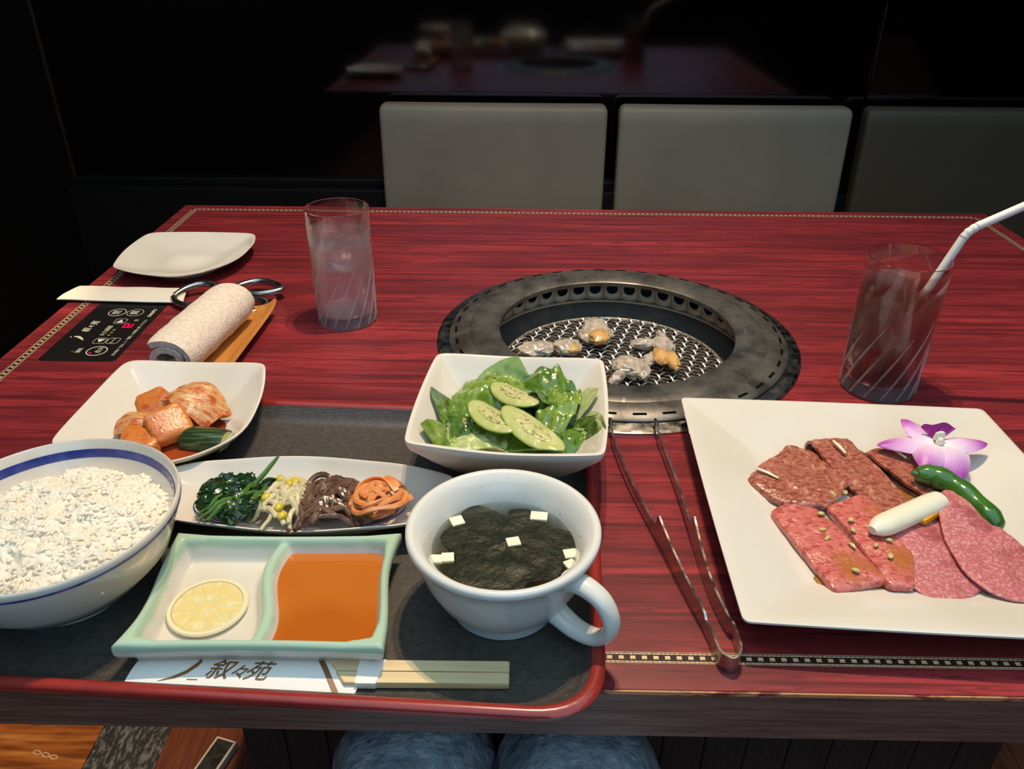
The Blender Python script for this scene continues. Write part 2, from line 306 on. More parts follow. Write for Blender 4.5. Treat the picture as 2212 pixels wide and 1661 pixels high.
def merge(*vfs):
    V, F = [], []
    for v, f in [(x[0], x[1]) for x in vfs]:
        n = len(V); V += [tuple(p) for p in v]; F += [tuple(i+n for i in q) for q in f]
    return V, F
def xf(vf, m):
    return ([tuple(m @ Vector(p)) for p in vf[0]], vf[1]) + tuple(vf[2:])
def loft(rings, cap0=True, cap1=True, closed=True):
    n = len(rings[0]); V = [tuple(p) for r in rings for p in r]; F = []
    for i in range(len(rings)-1):
        for j in range(n if closed else n-1):
            k = (j+1) % n
            F.append((i*n+j, i*n+k, (i+1)*n+k, (i+1)*n+j))
    if cap0 and closed: F.append(tuple(range(n))[::-1])
    if cap1 and closed: F.append(tuple((len(rings)-1)*n+j for j in range(n)))
    return V, F
def lathe(prof, c=(0, 0), n=64, wob=None):
    rings = []
    for r, z in prof:
        r = max(r, 1e-4)
        rings.append([(c[0]+r*math.cos(2*PI*j/n), c[1]+r*math.sin(2*PI*j/n), z) for j in range(n)])
    return loft(rings, prof[0][0] < .05, prof[-1][0] < .05)
def tube(path, rad, n=8, flat=1.0, caps=True):
    P = [Vector(p) for p in path]; k = len(P)
    if isinstance(rad, (int, float)): rad = [rad]*k
    T = [(P[min(i+1, k-1)]-P[max(i-1, 0)]).normalized() for i in range(k)]
    up = Vector((0, 0, 1)) if abs(T[0].z) < .9 else Vector((1, 0, 0))
    s = T[0].cross(up).normalized(); rings = []
    for i in range(k):
        s = (s - T[i]*s.dot(T[i])).normalized(); b = s.cross(T[i])
        rings.append([P[i] + s*rad[i]*math.cos(2*PI*j/n) + b*rad[i]*flat*math.sin(2*PI*j/n) for j in range(n)])
    return loft(rings, caps, caps)
def cr_path(pts, n=6, closed=False):
    P = [np.array(p, float) for p in pts]; out = []; k = len(P)
    rng = range(k) if closed else range(k-1)
    for i in rng:
        if closed: a, b, c, d = P[i-1], P[i], P[(i+1) % k], P[(i+2) % k]
        else: a, b, c, d = P[max(i-1, 0)], P[i], P[i+1], P[min(i+2, k-1)]
        for j in range(n):
            t = j/n
            out.append(.5*((2*b)+(c-a)*t+(2*a-5*b+4*c-d)*t*t+(3*b-3*c+d-a)*t**3))
    if not closed: out.append(P[-1])
    return out
def fillet(pts, d, n=5, bulge=0.0, m=6):
    """polygon with rounded corners (d per corner) and edges bowed outward by bulge; even sampling along edges"""
    P = [np.array(p[:2], float) for p in pts]; k = len(P); out = []
    if isinstance(d, (int, float)): d = [d]*k
    if isinstance(bulge, (int, float)): bulge = [bulge]*k
    for i in range(k):
        p, q, r = P[i-1], P[i], P[(i+1) % k]
        a = q+(p-q)/np.linalg.norm(p-q)*d[i]; b = q+(r-q)/np.linalg.norm(r-q)*d[i]
        for j in range(n+1):
            t = j/n; out.append((1-t)**2*a+2*t*(1-t)*q+t*t*b)
        e = r+(q-r)/np.linalg.norm(q-r)*d[(i+1) % k]; dv = e-b; nr = np.array([dv[1], -dv[0]])/max(np.linalg.norm(dv), 1e-6)
        for j in range(1, m):
            t = j/m; out.append(b+dv*t+nr*bulge[i]*4*t*(1-t))
    return np.array(out)
def interp_z(outline, ctrl):
    """rim height for each outline point by inverse-distance weights from control points (x,y,z)"""
    z = []
    for p in outline:
        ws = [(1/(np.hypot(p[0]-c[0], p[1]-c[1])**2+8.0), c[2]) for c in ctrl]
        z.append(sum(a*b for a, b in ws)/sum(a for a, _ in ws))
    return np.array(z)
def dish(outline, zr, z0, c, inner, outer):
    """inner: [(scale, height fraction)] centre->rim, outer: rim->foot->bottom centre"""
    rings = []; o = np.array(outline); zr = np.array(zr)*np.ones(len(o)); c = np.array(c)
    for s, h in inner+outer:
        rings.append([(c[0]+(p[0]-c[0])*s, c[1]+(p[1]-c[1])*s, z0+h*(z-z0)) for p, z in zip(o, zr)])
    return loft(rings)
def box(x0, x1, y0, y1, z0, z1, bev=0.0):
    bm = bmesh.new(); bmesh.ops.create_cube(bm, size=1)
    for v in bm.verts: v.co = Vector((x0+(v.co.x+.5)*(x1-x0), y0+(v.co.y+.5)*(y1-y0), z0+(v.co.z+.5)*(z1-z0)))
    if bev: bmesh.ops.bevel(bm, geom=bm.edges[:]+bm.verts[:], offset=bev, segments=3, profile=.6, affect='EDGES')
    return frombm(bm)
def frombm(bm):
    bm.verts.ensure_lookup_table(); bm.verts.index_update()
    V = [tuple(v.co) for v in bm.verts]; F = [tuple(v.index for v in f.verts) for f in bm.faces]; bm.free(); return V, F
def slab(outline, zb, zt, bev=.05):
    o = np.array(outline)[:, :2]; c = o.mean(0); R = np.hypot(*(o-c).T).mean(); k = 1-bev/R
    rings = [[(*(c+(p-c)*k), zb) for p in o], [(*p, zb+bev) for p in o], [(*p, zt-bev) for p in o], [(*(c+(p-c)*k), zt) for p in o]]
    return loft(rings)
def nz(x, y, z=0): return noise.noise(Vector((x, y, z)))
def blob(c, rad, rot=(0, 0, 0), amp=.15, freq=1.0, seed=0, sub=3, box_=1.0):
    bm = bmesh.new(); bmesh.ops.create_icosphere(bm, subdivisions=sub, radius=1)
    from mathutils import Euler
    R = Euler(rot).to_matrix()
    for v in bm.verts:
        p = v.co.copy()
        if box_ != 1.0:
            p = Vector([math.copysign(abs(x)**box_, x) for x in p])
        k = 1+amp*noise.noise(p*freq*2+Vector((seed*7.3, seed*3.1, seed)))+.4*amp*noise.noise(p*freq*5+Vector((seed, 0, 4)))
        p = Vector((p.x*rad[0], p.y*rad[1], p.z*rad[2]))*k
        v.co = R @ p + Vector(c)
    return frombm(bm)
def sheet(fn, nu, nv, th, uv=True):
    """closed thin slab from surface fn(u,v)->(x,y,z)"""
    P = np.array([[fn(i/nu, j/nv) for j in range(nv+1)] for i in range(nu+1)], float)
    du = np.gradient(P, axis=0); dv = np.gradient(P, axis=1); n = np.cross(du, dv); n /= np.maximum(np.linalg.norm(n, axis=2, keepdims=True), 1e-9)
    A = P+n*th/2; B = P-n*th/2; W = nv+1; K = (nu+1)*W
    V = [tuple(p) for p in A.reshape(-1, 3)]+[tuple(p) for p in B.reshape(-1, 3)]; F = []
    for i in range(nu):
        for j in range(nv):
            a = i*W+j; F.append((a, a+1, a+W+1, a+W)); F.append((K+a, K+a+W, K+a+W+1, K+a+1))
    rim = [i*W for i in range(nu)]+[nu*W+j for j in range(nv)]+[i*W+nv for i in range(nu, 0, -1)]+[j for j in range(nv, 0, -1)]
    for i in range(len(rim)):
        a, b = rim[i], rim[(i+1) % len(rim)]; F.append((a, b, K+b, K+a))
    uvs = [(i/nu, j/nv) for i in range(nu+1) for j in range(nv+1)]*2
    return V, F, uvs
def poly_slab(outline, th, zf, rings=9, amp=.0, freq=1.0, seed=0, dome=.0, edge=.25):
    """thick slice from an outline: rounded edge, bumpy top, bottom following zf(x,y)"""
    o = np.array(outline)[:, :2]; c = o.mean(0); R = []
    prof = [(0.001, 0), (.35, 0), (.7, 0), (.93, 0), (1.0, .3), (1.0, .7), (1-edge*.25, .93), (1-edge*.6, 1)]
    s0 = 1-edge*.6
    prof += [(s0*(1-k/rings), 1) for k in range(1, rings)]+[(.001, 1)]
    for s, h in prof:
        ring = []
        for p in o:
            q = c+(p-c)*s; z = zf(*q)+h*th
            if h > .6: z += amp*nz(q[0]*freq, q[1]*freq, seed)+.4*amp*nz(q[0]*freq*3, q[1]*freq*3, seed+5)+dome*(1-s*s)
            ring.append((q[0], q[1], z))
        R.append(ring)
    return loft(R)
def rough_outline(pts, d, amp=.08, freq=1.2, seed=0, n=4, m=7, bulge=0):
    o = fillet(pts, d, n, bulge, m); c = o.mean(0)
    return np.array([p+(p-c)/np.linalg.norm(p-c)*amp*(nz(p[0]*freq, p[1]*freq, seed)+.6*nz(p[0]*freq*3, p[1]*freq*3, seed)) for p in o])
def ell(c, a, b, ang=0, n=40):
    ca, sa = math.cos(ang), math.sin(ang)
    return [(c[0]+a*math.cos(t)*ca-b*math.sin(t)*sa, c[1]+a*math.cos(t)*sa+b*math.sin(t)*ca) for t in [2*PI*i/n for i in range(n)]]
def text_vf(s, size, shear=0.0, offset=0.0, extrude=0.0, align='CENTER'):
    cu = bpy.data.curves.new('t', 'FONT'); cu.body = s; cu.size = size; cu.shear = shear; cu.offset = offset; cu.extrude = extrude
    cu.align_x = align; cu.align_y = 'CENTER'; cu.resolution_u = 3
    o = bpy.data.objects.new('t', cu); COL.objects.link(o)
    dg = bpy.context.evaluated_depsgraph_get(); me = bpy.data.meshes.new_from_object(o.evaluated_get(dg))
    V = [tuple(v.co) for v in me.vertices]; F = [tuple(p.vertices) for p in me.polygons]
    bpy.data.objects.remove(o); bpy.data.meshes.remove(me); bpy.data.curves.remove(cu)
    return V, F
def place2d(vf, loc, xd, yd, z=None):
    """map a flat xy shape to the plane spanned by xd, yd at loc"""
    xd, yd = np.array(xd, float), np.array(yd, float); n = np.cross(xd, yd); loc = np.array(loc, float)
    return [tuple(loc+p[0]*xd+p[1]*yd+p[2]*n) for p in vf[0]], vf[1]
def writing(name, s, m, parent, loc, size, xd=(1, 0, 0), yd=(0, 1, 0), shear=0, offset=0, ext=.004, align='CENTER'):
    return obj(name, place2d(text_vf(s, size, shear, offset, ext, align), loc, xd, yd), m, parent, smooth=False)

# ------------------------------------------------------------------ the room
def room():
    fl = struct('floor', box(-97, 260, -300, 164, -75, -72.6), 'floor_brown')
    zt = -72.0
    for k in range(9):                                                     # orange boards along the aisle
        obj('plank', box(-97+.1, -66.5-.1, -60+k*16+.04, -60+(k+1)*16-.04, -72.6, zt, .03), 'floor_orange', fl)
    obj('stone_strip', box(-66.5, -55.8, -60, 164, -72.6, zt, .05), 'floor_stone', fl)
    for k in range(12): obj('plank', box(-55.8+k*13+.05, -55.8+(k+1)*13-.05, -60, 164, -72.6, zt, .03), 'floor_brown', fl)
    for i, (dx, dy) in enumerate(((0, 0), (1.5, -.35), (2.9, -.7))):       # pale burnt mark in the orange board
        p = ell((-74.6+dx, 72.6+dy), .62, .3, -.3, 20)
        obj('mark', tube([(a, b, zt+.01) for a, b in p+p[:1]], .1, 6, .3), 'inlay_pale', fl)
    struct('wall_back', box(-97, 260, 164, 170, -72, 175), 'wall')
    struct('wall_left', box(-103, -97, -300, 170, -72, 175), 'wall_matte')
    struct('ceiling', box(-103, 260, -300, 170, 175, 180), 'ceiling')
    struct('trim_1', box(-97, 260, 162.6, 164, -10.5, -9, .2), 'wall_matte')
    struct('trim_2', box(-97, -96.4, 163.3, 164, -72, 175, .1), 'seam')
    struct('baseboard_back', box(-97, 260, 160, 164, -72, -10.5, .2), 'wall_matte')
    struct('trim_3', box(66, 80, 163.2, 164, -10.5, 175, .2), 'wall')
    for x in (2, 11):                                                     # twin spotlight over the grill
        t = thing('ceiling_spotlight', 'black twin spotlight head hanging over the grill', 'spotlight', (x, 78, 139), 'twin spotlights over the grill')
        obj('housing', lathe([(2.6, 139), (3.0, 139), (3.0, 147), (1.2, 149), (.01, 149)], (x, 78), 24), 'lampmetal', t)
        obj('stem', lathe([(.5, 148.8), (.5, 175)], (x, 78), 12), 'lampmetal', t)
room()

# ------------------------------------------------------------------ table
TX0, TX1, TY0, TY1 = -53.6, 68.3, 26.7, 115.6
GC = (8.2, 71.8)
def holed(x0, x1, y0, y1, z0, z1, c, R, n=72):
    angs = [2*PI*i/n for i in range(n)]
    for X in (x0, x1):
        for Y in (y0, y1): angs.append(math.atan2(Y-c[1], X-c[0]) % (2*PI))
    angs = sorted(set(angs)); inn, out = [], []
    for a in angs:
        ca, sa = math.cos(a), math.sin(a)
        t = min([(x1-c[0])/ca if ca > 1e-9 else 1e9, (x0-c[0])/ca if ca < -1e-9 else 1e9, (y1-c[1])/sa if sa > 1e-9 else 1e9, (y0-c[1])/sa if sa < -1e-9 else 1e9])
        inn.append((c[0]+R*ca, c[1]+R*sa)); out.append((c[0]+t*ca, c[1]+t*sa))
    return loft([[(*p, z1) for p in inn], [(*p, z1) for p in out], [(*p, z0) for p in out], [(*p, z0) for p in inn], [(*p, z1) for p in inn]], False, False)
def table():
    t = thing('table', 'red lacquered wood table with patterned inlay border and dark brown edge', 'table', (GC[0], 71, -72))
    obj('table_top', holed(TX0, TX1, TY0, TY1, -.35, 0, GC, 15.6), 'red_wood', t, smooth=False, origin=(0, 0, 0))
    obj('worn_edge', box(TX0, TX1, TY0-.12, TY0+.02, -.34, -.05, .04), 'worn_edge', t, smooth=False)
    obj('apron', holed(TX0+.1, TX1-.1, TY0-.05, TY1-.1, -4.0, -.35, GC, 16.5), 'dark_wood', t, smooth=False)
    p = obj('pedestal', box(-27.4, 43.8, 46, 97, -71.9, -4, .3), 'pedestal', t)
    for k in range(18):                                                    # grooved cladding boards
        x = -27.8+k*4.0; obj('board', box(x+.04, x+3.96, 45, 46.05, -71.9, -4, .12), 'pedestal', p)
    obj('board', box(-27.9, -27.35, 46, 97, -71.9, -4, .1), 'floor_brown', p)
    # inlay border: dark band, pale blocks, twisted cord lines on each side
    a, b = TX0+2.15, TX1-2.25; c, d = 29.0, 113.6; h = .42
    bands = [box(a-h, b+h, c-h, c+h, 0, .012), box(a-h, b+h, d-h, d+h, 0, .012), box(a-h, a+h, c+h, d-h, 0, .012), box(b-h, b+h, c+h, d-h, 0, .012)]
    for vf in bands: obj('inlay_band', vf, 'inlay_dark', t, smooth=False)
    blk = None; rest = []; pitch = .69; count = 0
    def put(x, y, rot):
        nonlocal blk, count
        if blk is None: blk = obj('inlay_block', box(x-.155, x+.155, y-.13, y+.13, .011, .02), 'inlay_pale', t, smooth=False)
        else: share(blk, 'inlay_block', (x, y, .011), t, rot)
        count += 1
    n = int((b-a)/pitch)
    for i in range(n+1):
        x = a+i*(b-a)/n
        if x > 2.5: put(x, c, 0)
        rest.append(box(x-.155, x+.155, d-.13, d+.13, .011, .02))
    m = int((d-c)/pitch)
    for i in range(1, m):
        y = c+i*(d-c)/m
        if y > 62: put(a, y, PI/2)
        else: rest.append(box(a-.13, a+.13, y-.155, y+.155, .011, .02))
        rest.append(box(b-.13, b+.13, y-.155, y+.155, .011, .02))
    o = obj('inlay_blocks', merge(*rest), 'inlay_pale', t, smooth=False); o['kind'] = 'stuff'
    cords = []
    def dash(x, y, alongx, s):
        l, wd, sk = .115, .045, .05*s
        q = [(-l-sk, -wd), (l-sk, -wd), (l+sk, wd), (-l+sk, wd)]
        if not alongx: q = [(v, u) for u, v in q]
        return [(x+u, y+v, .014) for u, v in q]+[(x+u, y+v, .018) for u, v in q], [(0, 1, 2, 3), (4, 5, 6, 7), (0, 1, 5, 4), (1, 2, 6, 5), (2, 3, 7, 6), (3, 0, 4, 7)]
    st = .276
    for off, s in ((-.30, -1), (.28, 1)):
        for i in range(int((b-a)/st)):
            cords.append(dash(a+i*st, c+off, True, s)); cords.append(dash(a+i*st, d+off, True, s))
        for i in range(int((d-c)/st)):
            cords.append(dash(a+off, c+i*st, False, s)); cords.append(dash(b+off, c+i*st, False, s))
    for e in (-.40, .40):
        cords += [box(a, b, c+e-.018, c+e+.018, .011, .016), box(a+e-.012, a+e+.012, c, d, .011, .016)]
    o = obj('inlay_cord', merge(*cords), 'inlay_pale', t, smooth=False); o['kind'] = 'stuff'
table()

# ------------------------------------------------------------------ grill sunk in the table
def grill():
    x, y = GC
    g = thing('tabletop_grill', 'round steel gas grill sunk into the red table', 'grill', (x, y, -14))
    obj('outer_flange', lathe([(15.3, .02), (18.75, .02), (18.75, .18), (18.3, .34), (17.6, .38), (17.2, .55), (15.3, .5), (15.3, .02)], GC, 128), 'steel', g)
    obj('slotted_ring', lathe([(15.1, .5), (17.35, .45), (17.45, .62), (17.25, .8), (15.4, 1.28), (15.1, 1.2), (15.1, .5)], GC, 128), 'steel_worn', g)
    obj('top_ring', lathe([(12.2, .7), (12.2, 1.15), (12.35, 1.27), (13.6, 1.36), (14.4, 1.42), (15.2, 1.34), (15.5, 1.2), (15.3, .7), (12.2, .7)], GC, 128), 'steel_worn', g)
    sl = None
    for i in range(40):                                                   # drain slots on the sloping ring
        a = 2*PI*i/40+.03; r = 16.75; p = (x+r*math.cos(a), y+r*math.sin(a), .93)
        if sl is None: sl = obj('slot', box(p[0]-.13, p[0]+.13, p[1]-.62, p[1]+.62, .87, .99, .05), 'black', g); sl.rotation_euler = (0, 0, a)
        else:
            o = share(sl, 'slot', (p[0], p[1], .87), g, a)
    # vent band with real round openings: band = strips between holes
    nh, R, zc, hr = 44, 14.4, -.55, .68
    V, F = [], []
    seg = 16; zt, zb = 1.0, -2.1
    for i in range(nh):
        a0 = 2*PI*i/nh; da = 2*PI/nh
        def P(u, z): a = a0+da*(u+.5); return (x+R*math.cos(a), y+R*math.sin(a), z)
        arc = da*R; base = len(V); hole = []; outr = []
        for k in range(seg):
            t = 2*PI*k/seg; ct, stt = math.cos(t), math.sin(t)
            hole.append(P(hr*ct/arc, zc+hr*stt))
            hw = .5; top = zt-zc; bot = zc-zb
            sc_ = min(hw/abs(ct) if abs(ct) > 1e-6 else 1e9, (top/stt if stt > 1e-6 else (bot/-stt if stt < -1e-6 else 1e9)))
            sx = max(-.5, min(.5, ct*sc_)); outr.append(P(sx, zc+max(-bot, min(top, stt*sc_))))
        V += hole+outr
        for k in range(seg):
            j = (k+1) % seg; F.append((base+k, base+j, base+seg+j, base+seg+k))
    # square up the corners of every cell
    o = obj('vent_band', (V, F), 'steel_band', g)
    s = o.modifiers.new('s', 'SOLIDIFY'); s.thickness = .0012; s.offset = 1
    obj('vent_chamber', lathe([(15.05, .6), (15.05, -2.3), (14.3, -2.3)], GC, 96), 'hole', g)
    obj('vent_floor', lathe([(15.1, -2.4), (15.1, -2.05), (14.2, -2.05), (14.2, -2.4)], GC, 96), 'steel_band', g)
    obj('inner_wall', lathe([(14.5, -2.05), (14.3, -2.1), (13.4, -2.9), (12.6, -3.9), (12.3, -4.4), (12.6, -5.0), (14.9, -2.4)], GC, 96), 'grill_black', g)
    obj('net_ledge', lathe([(12.7, -3.75), (12.2, -3.75), (12.0, -3.95), (12.2, -4.3), (12.7, -4.3)], GC, 96), 'rust_rim', g)
    obj('burner_bowl', lathe([(12.7, -4.3), (12.3, -4.4), (11.6, -8), (9, -10.5), (0.01, -11.2), (.01, -11.6), (9.3, -11), (12.1, -8.3), (13, -4.3)], GC, 72), 'grill_black', g)
    rk = None
    for i in range(60):                                                    # ceramic lumps under the net
        a = i*2.39996; r = 11.0*math.sqrt((i+.5)/60); c = (x+r*math.cos(a), y+r*math.sin(a))
        if rk is None or i < 3: rk = obj('ceramic_lump', blob((c[0], c[1], -7.4), (.95, .8, .6), (0, 0, a), .3, 1.2, i, 2), 'ash', g)
        else: share(rk, 'ceramic_lump', (c[0], c[1], -8.0), g, a)
    obj('lump_shelf', lathe([(11.6, -8.2), (11.4, -7.8), (.01, -7.8), (.01, -8.2)], GC, 48), 'ash', g)
grill()
def grill_net():
    x, y = GC
    g = thing('grill_net', 'round woven wire grill net lying inside the steel grill', 'grill net', (x, y, -3.9))
    R = 11.9; p = .98; zc = -3.35; n = 12
    rot = math.radians(27)
    for fam in (0, 1):
        for i in range(-n, n+1):
            o = i*p
            if abs(o) > R-.25: continue
            L = math.sqrt(R*R-o*o); pts = []; k = int(2*L/p*6)
            for j in range(k+1):
                s = -L+2*L*j/k
                ph = (i + fam) % 2
                z = zc+.17*math.cos(PI*s/p+PI*ph)+(0.0)
                u, v = (s, o) if fam == 0 else (o, s)
                pts.append((x+u*math.cos(rot)-v*math.sin(rot), y+u*math.sin(rot)+v*math.cos(rot), z))
            obj('wire', tube(pts, .115, 5), 'wire', g)
    rim = [(x+R*math.cos(2*PI*i/96), y+R*math.sin(2*PI*i/96), zc) for i in range(97)]
    obj('rim_wire', tube(rim, .17, 8), 'wire', g)
grill_net()
def offal():
    spec = [('pale raw offal piece stretched out like a bow tie, near the white salad bowl', [((-.1, 73.6), (2.0, 1.25, .7), .1), ((3.3, 73.9), (1.6, 1.3, .8), -.1)], [((3.9, 73.3), (.8, .8, .5))]),
            ('raw offal piece curled like a fan over an orange lump of fat', [((6.7, 78.6), (1.5, 2.1, .75), 0), ((5.6, 76.9), (.7, 1.3, .6), .5), ((7.9, 77.2), (.6, 1.4, .6), -.4)], [((6.9, 75.9), (1.15, 1.5, .75))]),
            ('raw offal piece with a stubby arm and two yellow lobes of fat', [((11.9, 75.3), (1.5, .8, .6), 0), ((13.9, 74.6), (1.2, 1.5, .8), .2), ((14.2, 77.6), (.45, 1.1, .4), .4), ((12.2, 71.9), (.8, 1.2, .5), -.5)], [((13.2, 71.6), (.85, 1.7, .7)), ((14.3, 70.7), (.75, 1.8, .65))]),
            ('grey translucent raw offal piece with a white gristle patch', [((9.5, 69.4), (1.7, 1.7, .9), .4), ((10.9, 69.0), (.8, 1.7, .8), 0), ((8.2, 67.6), (.6, 1.4, .6), -.6)], [])]
    for i, (lab, parts, fats) in enumerate(spec):
        c = parts[0][0]
        t = thing('offal_piece', lab, 'offal', (c[0], c[1], -3.2), 'offal pieces cooking on the net')
        vf = merge(*[blob((a[0], a[1], -2.95+r[2]*.8), r, (0.1, 0, w_), .24, 1.0, i*5+k, 4) for k, (a, r, w_) in enumerate(parts)])
        obj('flesh', vf, 'offal', t)
        for k, (a, r) in enumerate(fats): obj('fat', blob((a[0], a[1], -2.6+r[2]*.8), r, (0, 0, .1*k), .22, 1.2, i+k*3, 3), 'offal_fat', t)
        if i == 3: obj('gristle', box(8.5, 9.5, 67.9, 68.9, -2.3, -1.75, .12), 'leek', t)
offal()

# ------------------------------------------------------------------ chairs across the table
def chair(name, x0, x1, label, m, group=None):
    cx = (x0+x1)/2; w_ = (x1-x0)/2
    t = thing(name, label, 'chair', (cx, 140, -72), group)
    rings = []
    for z, k, dy in ((-36, .97, 0), (-35, .985, 0), (-10, 1.0, .6), (4, 1.0, 1.2), (6.2, 1.0, 1.4), (6.9, .995, 1.6), (7.2, .985, 1.8)):
        e = .5 if z > 7 else (.2 if z > 6.5 or z < -35.5 else 0)
        o = fillet([(-w_*k+e, 155.5+e), (w_*k-e, 155.5+e), (w_*k-e, 159.2-e), (-w_*k+e, 159.2-e)], .9, 4, [.5, 0, -.3, 0], 8)
        rings.append([(cx+p[0], p[1]+dy, z) for p in o])
    obj('backrest', loft(rings), m, t)
    obj('seat', box(cx-w_*.97, cx+w_*.97, 118, 157, -34, -27, 1.6), m, t)
    obj('seat_frame', box(cx-w_*.9, cx+w_*.9, 120, 156, -37, -34, .3), 'dark_wood', t)
    for sx in (-1, 1):
        for yy in (121, 155): obj('leg', box(cx+sx*w_*.88-2*(sx > 0), cx+sx*w_*.88+2*(sx < 0), yy-1.5, yy+1.5, -72, -36.5, .3), 'dark_wood', t)
    return t
chair('dining_chair', -30.1, 14.4, 'light grey leather chair straight across the table behind the water glass', 'leather', 'chairs across the table')
chair('dining_chair', 16.7, 61.7, 'light grey leather chair between the other grey chair and the one coloured dark for shade', 'leather', 'chairs across the table')
chair('dining_chair', 64.4, 108, 'chair with shade painted into its dark brown leather, behind the drinking straw', 'leather_shaded')

# ------------------------------------------------------------------ serving tray
UX, UY = np.array([.99893, -.0463]), np.array([.0463, .99893])
def tr(u, v, z): p = UX*u+UY*v; return (p[0], p[1], z)
TF = .5                                                                    # tray floor height
def tray():
    u0, u1, v0, v1 = -40.6, 2.1, 23.3, 54.3
    t = thing('serving_tray', 'large black textured serving tray with vermilion rim hanging over the table edge', 'tray', tr(-19, 38, 0))
    def ring(i, z, r):
        o = fillet([(u0+i, v0+i), (u1-i, v0+i), (u1-i, v1-i), (u0+i, v1-i)], max(r, .4), 10, 0, 8)
        return [tr(p[0], p[1], z) for p in o]
    body = [ring(15, TF, .4), ring(8, TF, 1), ring(2.3, TF, 2.6), ring(1.8, TF+.1, 2.8), ring(1.3, TF+.45, 3.2), ring(.75, 1.66, 3.6), ring(.45, 1.66, 3.8), ring(1.0, .35, 3.4), ring(1.8, .02, 2.8), ring(8, .02, 1), ring(15, .02, .4)]
    obj('tray_body', loft(body), 'tray_black', t, sharp=50)
    rim = [ring(.85, 1.5, 3.5), ring(.74, 1.74, 3.6), ring(.5, 1.85, 3.8), ring(.18, 1.82, 4.0), ring(0, 1.6, 4.1), ring(.12, 1.2, 4.1), ring(.5, .7, 3.8), ring(.85, .6, 3.5), ring(.85, 1.5, 3.5)]
    obj('rim', loft(rim, False, False), 'tray_red', t, sharp=60)
tray()

# ------------------------------------------------------------------ dishes on the tray
def rice_bowl():
    c = (-30.4, 33.6); R = 7.6; zr = 7.0
    t = thing('rice_bowl', 'white porcelain rice bowl with cobalt blue line under the rim', 'bowl', (c[0], c[1], TF))
    prof = [(.01, 1.3), (2.5, 1.4), (4.6, 2.3), (6.3, 4.2), (7.15, 6.1), (7.38, 6.85), (7.5, 7.0), (7.62, 6.92), (7.62, 6.6), (7.3, 5.6), (6.5, 3.6), (5.0, 1.9), (3.7, 1.25), (3.55, 1.1), (3.5, TF+.02), (3.2, TF), (3.0, .9), (.01, .95)]
    obj('bowl_body', lathe(prof, c, 96), 'white_porc', t, sharp=60)
    obj('blue_band', lathe([(7.215, 6.35), (7.03, 5.8), (7.00, 5.8), (7.185, 6.35), (7.215, 6.35)], c, 96), 'blue_line', t)
    obj('blue_band', lathe([(7.63, 6.52), (7.60, 6.38), (7.57, 6.38), (7.6, 6.52), (7.63, 6.52)], c, 96), 'blue_line', t)
    # the rice: a mound covered in grains
    rnd = random.Random(3)
    V, F = [], []
    def top(r, a):
        x, y = r*math.cos(a), r*math.sin(a)
        d = max(0, 1-(r/6.75)**2)
        return 4.75+1.7*d**.8+.5*nz(x*.6, y*.6, 2)+.3*nz(x*1.4, y*1.4, 8)+.10*nz(x*3, y*3, 1)
    g = blob((0, 0, 0), (1, 1, 1), amp=0, sub=2)
    gv = np.array(g[0]); gf = g[1]
    for i in range(2200):
        r = 6.7*math.sqrt(rnd.random()); a = rnd.random()*2*PI
        if r > 6.3: rr_ = r
        z = top(r, a)+rnd.uniform(-.14, -.02)
        L = rnd.uniform(.26, .38); W = rnd.uniform(.13, .17)
        az = rnd.random()*2*PI; el = rnd.gauss(0, .25)
        R3 = np.array((Matrix.Rotation(az, 3, 'Z') @ Matrix.Rotation(el, 3, 'Y')))
        P = (gv*np.array([L, W, W*.75])) @ R3.T + np.array([c[0]+r*math.cos(a), c[1]+r*math.sin(a), z])
        n = len(V); V += [tuple(p) for p in P]; F += [tuple(k+n for k in q) for q in gf]
    rr = thing('cooked_rice', 'heaped steamed white rice filling the blue-lined bowl', 'rice', (c[0], c[1], 1.6)); rr['kind'] = 'stuff'
    nj = 160
    rings = [[(c[0]+r*math.cos(2*PI*j/nj), c[1]+r*math.sin(2*PI*j/nj), top(r, 2*PI*j/nj)-.01+.16*nz(r*math.cos(2*PI*j/nj)*4.5, r*math.sin(2*PI*j/nj)*4.5, 4)) for j in range(nj)] for r in [.01+6.71*k/56 for k in range(57)]]
    rings += [[(c[0]+r*math.cos(2*PI*j/nj), c[1]+r*math.sin(2*PI*j/nj), z) for j in range(nj)] for r, z in ((6.3, 4.25), (4.6, 2.35), (2.5, 1.5), (.01, 1.4))]
    o = obj('rice_mass', loft(rings), 'rice_core', rr); o['kind'] = 'stuff'
    o = obj('rice_grains', (V, F), 'rice', rr, sharp=None); o['kind'] = 'stuff'
rice_bowl()

